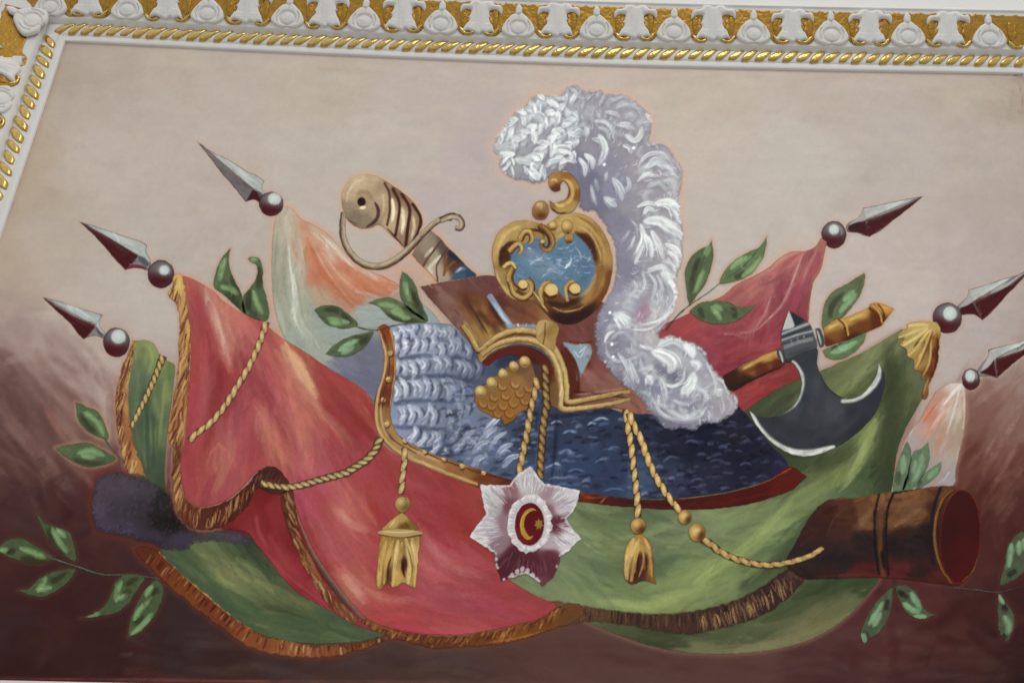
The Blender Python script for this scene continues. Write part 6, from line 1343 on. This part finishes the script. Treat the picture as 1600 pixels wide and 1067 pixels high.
cord('982,645 992,668 1002,688 1010,712 1022,740 1036,764 1050,784 1064,800', 10.5, 17, 'bc9a5a', '46321f', 'd4b87c', 49, t3, 'cord', 0, 1)
cord('1096,842 1106,847 1120,858 1135,867 1152,874 1175,880 1200,883 1225,880 1250,874 1272,865 1286,855', 11, 17, 'a5854f', '4a3020', 'bfa46c', 49, t3, 'cord', .3, 1)
for x, y, r in [(1070, 808, 11.5), (1089, 832, 14)]:
    B = Lay(ell(x, y, r, r * 1.08), '#9c7438', g=1.1); B.b(x + r*.4, y + r*.35, r*.6, r*.8, 0, '4c2e16', .9); B.b(x - r*.3, y - r*.1, r*.5, r*.7, 0, 'd2b06a', .95); B.b(x + r*.1, y - r*.3, r*.35, r*.3, 0, 'ddc080', .7); B.edge(1.6, '46301a', .5); B.mesh('bead', 51, t3)
# tassel at the right spear
T4 = Lay('1464,503* 1448,502 1430,503 1415,507 1418,512 1404,520 1402,530 1412,530 1404,540 1414,545 1418,558 1426,562 1428,578 1438,582 1440,594 1448,592 1442,606 1440,620 1445,626 1450,618 1452,600 1460,585 1466,560 1468,535 1470,515', '#96793e', g=1.2, jit=1)
T4.idw('1455,508#b09450 1430,510#b29858 1410,525#a08848 1425,540#a88e50 1440,560#9a7a40 1455,540#7c5424 1464,550#5c2e14 1460,580#6a3a1c 1446,605#8a6034 1444,620#7a4a2a', 4, 2)
T4.m('''6 cdb674 .9 .6 be .2 | 1450,508 1430,508 1418,510
6 c8b070 .9 .6 be .2 | 1448,512 1425,520 1405,528
6 d0ba7c .9 .6 be .2 | 1450,514 1428,530 1408,542
6 c0a662 .9 .6 be .2 | 1452,516 1434,540 1420,556
5 c9ae6a .9 .6 be .2 | 1454,518 1442,550 1430,576
5 c2a25c .9 .6 be .2 | 1455,530 1452,565 1442,588
5 7a4c20 .8 .7 be .1 | 1458,516 1448,545 1436,572
4 5a3014 .8 .7 be .1 | 1440,526 1426,545
5 4f240f .9 .7 be .1 | 1464,520 1464,560 1456,588 1448,612
4 a87c44 .8 .6 be .2 | 1450,590 1444,610 1444,622''')
T4.brush(['1455,508 1425,530 1410,540', '1458,520 1450,570 1444,620'], 110, 16, 3.2, .12, .55, .5, 8); T4.edge(1.4, '6a4a24', .45); T4.mesh('painted_tassel', 40, mural, 'frayed gold tassel beneath the spear ball at the right'); halo(T4, 6, 'bd9474', .5)

# ------------------------------------------------------------------ star medal
S = Lay('829,728* 838,740 851,756* 880,760 907,766* 904,780 896,798 886,810* 896,825 908,842* 894,856 876,871* 868,896 849,917* 840,909 827,900 814,898 800,903 782,908* 776,889 771,864* 752,851 733,839* 744,821 759,804* 754,784 750,757* 775,758 795,757* 808,741', '#b3adb0', g=1.15, jit=1.3)
S.idw('829,745#b0aaae 815,755#bdb8ba 845,760#a89ea4 870,775#aaa0a6 895,775#c0babd 875,795#b0a5ab 770,770#bcb9bb 780,790#aaa5a8 765,765#c6c4c4 750,840#c4c0c0 770,830#a294a0 790,820#94707a 760,820#b0a8ac 780,850#8c7078 890,840#c4c0c0 880,820#70404a 870,815#6a343c 885,850#c0bcbe 860,850#ac9aa2 800,870#5c2c38 790,890#5a2c34 830,880#602e3a 850,890#68343e 860,870#6a3640 845,910#70404a 815,880#5c2c36 820,860#642f3a 800,760#8f5f68 858,770#a08088 790,790#7c4850 860,800#8a6068', 4.5, 2)
r9 = np.random.default_rng(8)
for px0, py0, n, sp in [(829, 730, 26, 30), (905, 768, 26, 26), (752, 760, 26, 26), (735, 839, 26, 26), (906, 842, 26, 26)]:
    dx, dy = px0 - 828, py0 - 819; d = math.hypot(dx, dy); t0 = math.atan2(dy, dx)
    for _ in range(n * 3):
        a = t0 + r9.normal(0, .20); ra = r9.uniform(.48, .8) * d; rb = min(ra + r9.uniform(12, 30), d * (1.02 - abs(a - t0) * .9))
        S.s([(828 + math.cos(a)*ra, 819 + math.sin(a)*ra, False), (828 + math.cos(a + .03)*rb, 819 + math.sin(a + .03)*rb, False)], r9.uniform(1.3, 3), ['d6d4d4', 'c8c4c6', '9a8e96', 'e0dede', '857880', 'b8b2b6'][int(r9.integers(6))], .6, .6, 'be', .5)
for px0, py0 in [(848, 914), (784, 906)]:
    dx, dy = px0 - 828, py0 - 819; d = math.hypot(dx, dy); t0 = math.atan2(dy, dx)
    for _ in range(50):
        a = t0 + r9.normal(0, .18); ra = r9.uniform(.5, .75) * d; S.s([(828 + math.cos(a)*ra, 819 + math.sin(a)*ra, False), (828 + math.cos(a)*(ra + 22), 819 + math.sin(a)*(ra + 22), False)], 2, ['74404c', '4a222c', '8a5660', '5c2e38'][int(r9.integers(4))], .5, .7, 'be', .4)
o = S.o
for k in range(0, len(o), 2):
    x, y = o[k]
    if y > 870 and not (795 < x < 842 and y < 912) and r9.random() > .35: continue
    cx, cy = 828 - x, 819 - y; d = math.hypot(cx, cy); S.b(x + cx/d*2.4, y + cy/d*2.4, r9.uniform(1.6, 3.2), r9.uniform(1.8, 3.6), r9.uniform(0, 90), ['cbc8c8', 'bcb8ba', 'd6d3d2'][int(r9.integers(3))], .75, 1)
for x, y in [(800, 899), (808, 893), (816, 889), (824, 892), (832, 899), (838, 906)]: S.b(x, y, 3.4, 4.4, 20, 'c0bcbd', .8, 1)
star = S.mesh('painted_star_medal', 52, mural, 'white star shaped medal with red oval, gold crescent and star', soft=1.4, rag=.8, con=1.12, sat=.8, tint=(1.0, .99, .99))
R = Lay(ell(827.5, 818, 35, 46, 4, 40), '#bdb9ba', g=1.1, jit=2.2)
for i in range(46):
    a = i / 46 * 2 * math.pi; x, y = 827.5 + 31*math.cos(a), 818 + 41*math.sin(a); R.b(x, y, 4.2, 3, math.degrees(a), ['d6d4d3', 'c6c2c4', 'dedcda'][i % 3], .95, 1); R.b(x + 2, y + 2, 2.5, 1.6, 0, '8f858c', .5)
    R.s([(827.5 + 26*math.cos(a), 818 + 36*math.sin(a), False), (827.5 + 34*math.cos(a), 818 + 45*math.sin(a), False)], 1.4, 'a89ea4' if i % 2 else 'e0dedc', .6, .6)
R.mesh('beaded_ring', 53, star, soft=1.2)
O = Lay(ell(827.5, 819, 23.5, 34, 3, 32), '#66141c', g=1.1); O.idw('815,800#6a161e 840,800#5c1218 845,830#64161e 815,835#701a22 828,819#5a0f16', 3, 3); O.edge(3, '4a0f14', .6); O.mesh('enamel', 54, star)
Cn = Lay('840,799* 834,794 828,794 820,799 814,809 812,821 814,833 819,841 825,844 831,841 835,835* 829,838 824,834 820,826 819,816 822,806 828,800 834,798', '#a5822c', g=1.0, jit=.3); Cn.s('830,796 817,808 814,822 820,838', 3, 'c4a040', .7, .7, 'be', .2); Cn.mesh('crescent', 55, star, soft=.9)
sp = [(842 + (8.5 if i % 2 == 0 else 4.8) * math.cos(i * math.pi / 7 - 1.57), 819 + (10.5 if i % 2 == 0 else 6) * math.sin(i * math.pi / 7 - 1.57), True) for i in range(14)]
Cs = Lay(sp, '#8a6626', g=1.0, jit=.2); Cs.b(841, 817, 4, 4, 0, '9c7830', .7); Cs.mesh('small_star', 55, star, soft=.9)
# ------------------------------------------------------------------ laurel leaves
def leaf(txt, lit, dk, parent, lvl, base='#4c6244', light='6c9468', dark='333a2a', name='leaf', hal='b08a70', rib=None):
    """outline, lighter patches, dark patches"""
    L = Lay(txt, base, g=1.3, jit=.7); L.grain(.09, 10, 5, 40)
    for d in dk: L.s(d, 11, dark, .8, .75, 'be', .25)
    for l in lit: L.s(l, 12, light, .9, .6, 'be', .25); L.s(l, 5, '8fb28a', .35, .8, 'be', .5)
    if rib: L.s(rib, 1.8, '2e3626', .7, .7, 'be', .2)
    L.edge(1.8, '4a4a38', .22); L.brush(['%g,%g %g,%g' % (L.o[0][0], L.o[0][1], *L.o.mean(0))], 26, 16, 5, .10, .55, .5, 25); o = L.mesh(name, lvl, parent, sat=.82, con=1.1, tint=(1.05, 1, .92)); halo(L, 6, hal, .5); return o
def sprig(lab, stem, w, lvl, col='#3c4030', g=1.2):
    L = Lay(ribbon(stem, w, w * .6), col, g=g, jit=.5); L.s(stem, w * .4, '66705a', .5, .7, 'be', .4); return L.mesh('painted_sprig', lvl, mural, lab)
s1 = sprig('pair of curled dark green leaves above the red banner', '378,485 395,496 414,502', 5, 29)
leaf('361,387* 347,402 337,424 334,448 350,462 366,477 384,492 383,478 376,455 364,430 358,410', ['352,405 346,422 344,438', '345,448 360,452 372,460'], ['352,440 368,468 380,486', '360,430 372,455 380,475', '350,455 368,475 380,488'], s1, 30)
leaf('386,404* 396,401 406,404 411,422 412,446 418,470 421,496 412,503 396,496 380,488 379,466 388,452 397,440 402,424 400,414 392,410', ['396,455 402,475 410,490', '392,406 402,406'], ['385,470 390,485 405,497', '404,415 406,440 402,455', '392,452 388,470 392,488'], s1, 30)
s2 = sprig('leafy sprig across the pale flag beside the mail border', '520,492 556,510 586,516 620,508 660,503 668,502', 3.6, 33)
leaf('628,424* 638,430 650,446 656,466 664,486 669,502 650,494 636,482 626,466 624,446', ['632,438 636,456 640,470'], ['640,450 650,475 664,498', '645,455 655,480'], s2, 34)
leaf('573,474* 592,466 610,465 628,472 645,484 668,503 640,505 618,502 603,492 592,480', ['592,476 612,478 630,490', '612,486 630,496 640,498'], ['600,490 625,500 660,502', '630,478 650,492'], s2, 34, '#566b4c', '77996c')
leaf('491,484* 505,477 525,478 542,488 560,508 545,514 528,513 512,508 500,498', ['512,498 530,502 545,504', '516,503 532,507'], ['503,484 525,486 545,500', '535,492 552,508'], s2, 34)
leaf('507,553* 520,541 540,528 562,522 584,518 576,536 560,550 540,558 522,557', ['530,548 545,538 558,532', '535,552 552,543'], ['552,528 570,530 578,522', '562,540 575,530'], s2, 34, light='7aa88a')
s3 = sprig('leafy sprig rising right of the plume over the pink banner', '1040,516 1058,494 1076,478 1100,462 1124,443 1145,420', 3.4, 36)
leaf('1112,374* 1115,394 1111,420 1102,444 1088,464 1077,477 1072,452 1070,424 1077,405 1092,390 1106,384', ['1098,425 1092,440 1086,456', '1102,400 1108,385'], ['1090,405 1082,435 1079,465', '1094,402 1084,425'], s3, 37, rib='1112,376 1092,425 1078,474')
leaf('1199,367* 1197,388 1190,408 1174,428 1150,440 1124,443 1132,424 1146,408 1166,396 1188,384', ['1142,420 1156,408 1172,402', '1160,432 1180,416 1188,404'], ['1146,436 1168,424'], s3, 37, '#55704c', '74a06e', rib='1125,442 1160,418 1195,378')
leaf('1075,487* 1092,474 1112,470 1138,472 1156,480 1183,475* 1166,492 1146,504 1120,508 1096,502', ['1112,480 1120,490 1126,500', '1116,478 1128,484'], ['1092,480 1096,492 1100,500', '1142,478 1148,490 1146,500'], s3, 37)
s4 = sprig('two broad leaves behind the golden axe handle', '1284,525 1287,538', 4, 35)
leaf('1352,426* 1350,446 1340,468 1318,495 1286,516 1284,496 1291,468 1304,454 1328,440', ['1312,488 1328,470 1338,460', '1318,470 1334,455'], ['1296,500 1300,478 1320,455'], s4, 36, '#57684a', '74a078')
leaf('1284,548* 1300,540 1325,532 1353,518 1350,534 1332,553 1308,563 1290,558', ['1298,552 1318,546 1338,534', '1310,545 1325,540'], ['1300,545 1322,537'], s4, 36, '#55704e', '74a880')
s5 = sprig('upright leaves at the foot of the right flag', '1404,762 1430,766', 4, 29)
for t, l, d in [('1417,688* 1424,706 1421,738 1411,768 1396,770 1398,740 1406,712', ['1412,712 1410,740'], ['1404,735 1402,760']), ('1450,690* 1453,714 1446,736 1428,762 1410,768 1418,736 1427,706 1440,700', ['1440,710 1438,730 1426,752', '1430,720 1426,740'], ['1422,730 1416,758']), ('1472,720* 1468,738 1452,754 1430,766 1438,746 1456,730', ['1464,732 1450,748'], ['1440,750 1432,762'])]: leaf(t, l, d, s5, 30, '#58735a', '6d9478', '3c4a3a')
s6 = sprig('two leaves beside the fringe at the left edge', '160,680 175,702 194,722', 4, 19, '#4a5a44')
leaf('117,628* 134,634 152,642 164,662 169,686 150,682 134,672 122,654', ['138,648 152,660 162,680', '132,645 145,652'], ['124,645 140,668 155,680'], s6, 20)
leaf('86,700* 108,694 136,691 160,702 182,716 164,726 138,730 116,722 100,712', ['122,708 142,704 162,712', '128,712 148,714'], ['110,716 140,724 168,722'], s6, 20)
s7 = sprig('long leafy sprig at the lower left corner', '0,862 40,866 80,872 118,884 160,897 205,898 250,904', 4.5, 19, '#4f5c48')
D = dict(base='#42543a', light='66905f', dark='30301f', hal='5c3a2c')
leaf('54,798* 62,806 70,816 88,822 108,830 116,848 119,878 100,868 84,856 72,838', ['82,826 92,845 104,862', '90,828 102,838'], ['74,825 84,850 104,870'], s7, 20, **D)
leaf('-6,858* 12,844 34,840 56,852 84,872 58,880 30,876 8,868', ['32,856 50,862 68,868', '0,860 12,858'], ['30,872 60,876 78,873', '10,864 25,858'], s7, 20, **D)
leaf('27,922* 46,918 60,904 80,894 118,888 112,904 94,920 70,932 46,930', ['60,924 68,910 72,902', '58,920 80,918'], ['78,912 96,900 108,892'], s7, 20, **D)
leaf('124,966* 145,958 162,946 174,926 182,906 200,896 226,902 212,926 200,944 184,957 156,963', ['182,940 184,922 190,908', '184,935 198,930', '135,962 155,958'], ['196,916 208,906 218,902', '192,930 205,920'], s7, 20, **D)
leaf('200,997* 202,974 212,946 228,918 246,906 256,920 250,946 236,970 218,988', ['210,968 220,950 232,940', '206,990 224,975 238,958', '228,930 238,915'], ['236,930 248,918', '210,975 225,960'], s7, 20, **D)
s8 = sprig('leaves hanging under the cannon at the lower right', '1398,905 1396,920 1394,930', 5, 29, '#2c2a24')
D = dict(base='#45523f', light='6a9a78', dark='26261f', hal='5c342c')
leaf('1350,1008* 1344,990 1354,962 1370,938 1394,918 1394,942 1387,968 1372,990 1358,998', ['1358,975 1370,955 1380,940', '1364,978 1376,958', '1347,990 1352,1002'], ['1386,935 1384,955', '1350,985 1354,1000'], s8, 30, **D)
leaf('1397,916* 1414,914 1430,924 1438,938 1446,952 1464,961* 1442,967 1422,962 1408,946', ['1412,942 1424,952 1436,956', '1424,926 1432,942 1438,952', '1428,964 1446,963'], ['1402,922 1412,930', '1405,925 1420,935'], s8, 30, **D)
s9 = sprig('leafy twig at the lower right edge', '1490,918 1530,922 1560,925 1600,914', 3.4, 29, '#4a4640')
leaf('1559,924* 1568,936 1580,952 1586,970 1582,988 1572,1002 1561,988 1558,960', ['1568,962 1576,975 1574,990', '1562,930 1568,942'], ['1566,945 1574,955', '1566,990 1572,998'], s9, 30, **D)
leaf('1625,810* 1600,826 1584,838 1572,858 1569,880 1562,914 1584,906 1600,894 1625,870', ['1580,850 1578,870 1576,885', '1592,846 1592,866', '1600,842 1602,860'], ['1572,900 1590,890', '1596,830 1608,822'], s9, 30, **D)
# ------------------------------------------------------------------ backdrop built last: it carries the warm outlines round every shape
for o, w, col, a in HALO:
    p = [(x, y, False) for x, y in o[::3]]
    if len(p) > 3:
        BG.s(p + p[:1], w * 1.7, col, a * .7, .95, 'n', .35); BG.s(p + p[:1], w * .8, col, a * .6, .9, 'n', .5)
BG.mesh('painted_backdrop', 0, mural, 'pale pinkish grey sky darkening to brown at the bottom of the mural', soft=0, sat=1.0, con=1.06, gr=.025, tint=(1.025, 1.018, 1.01))
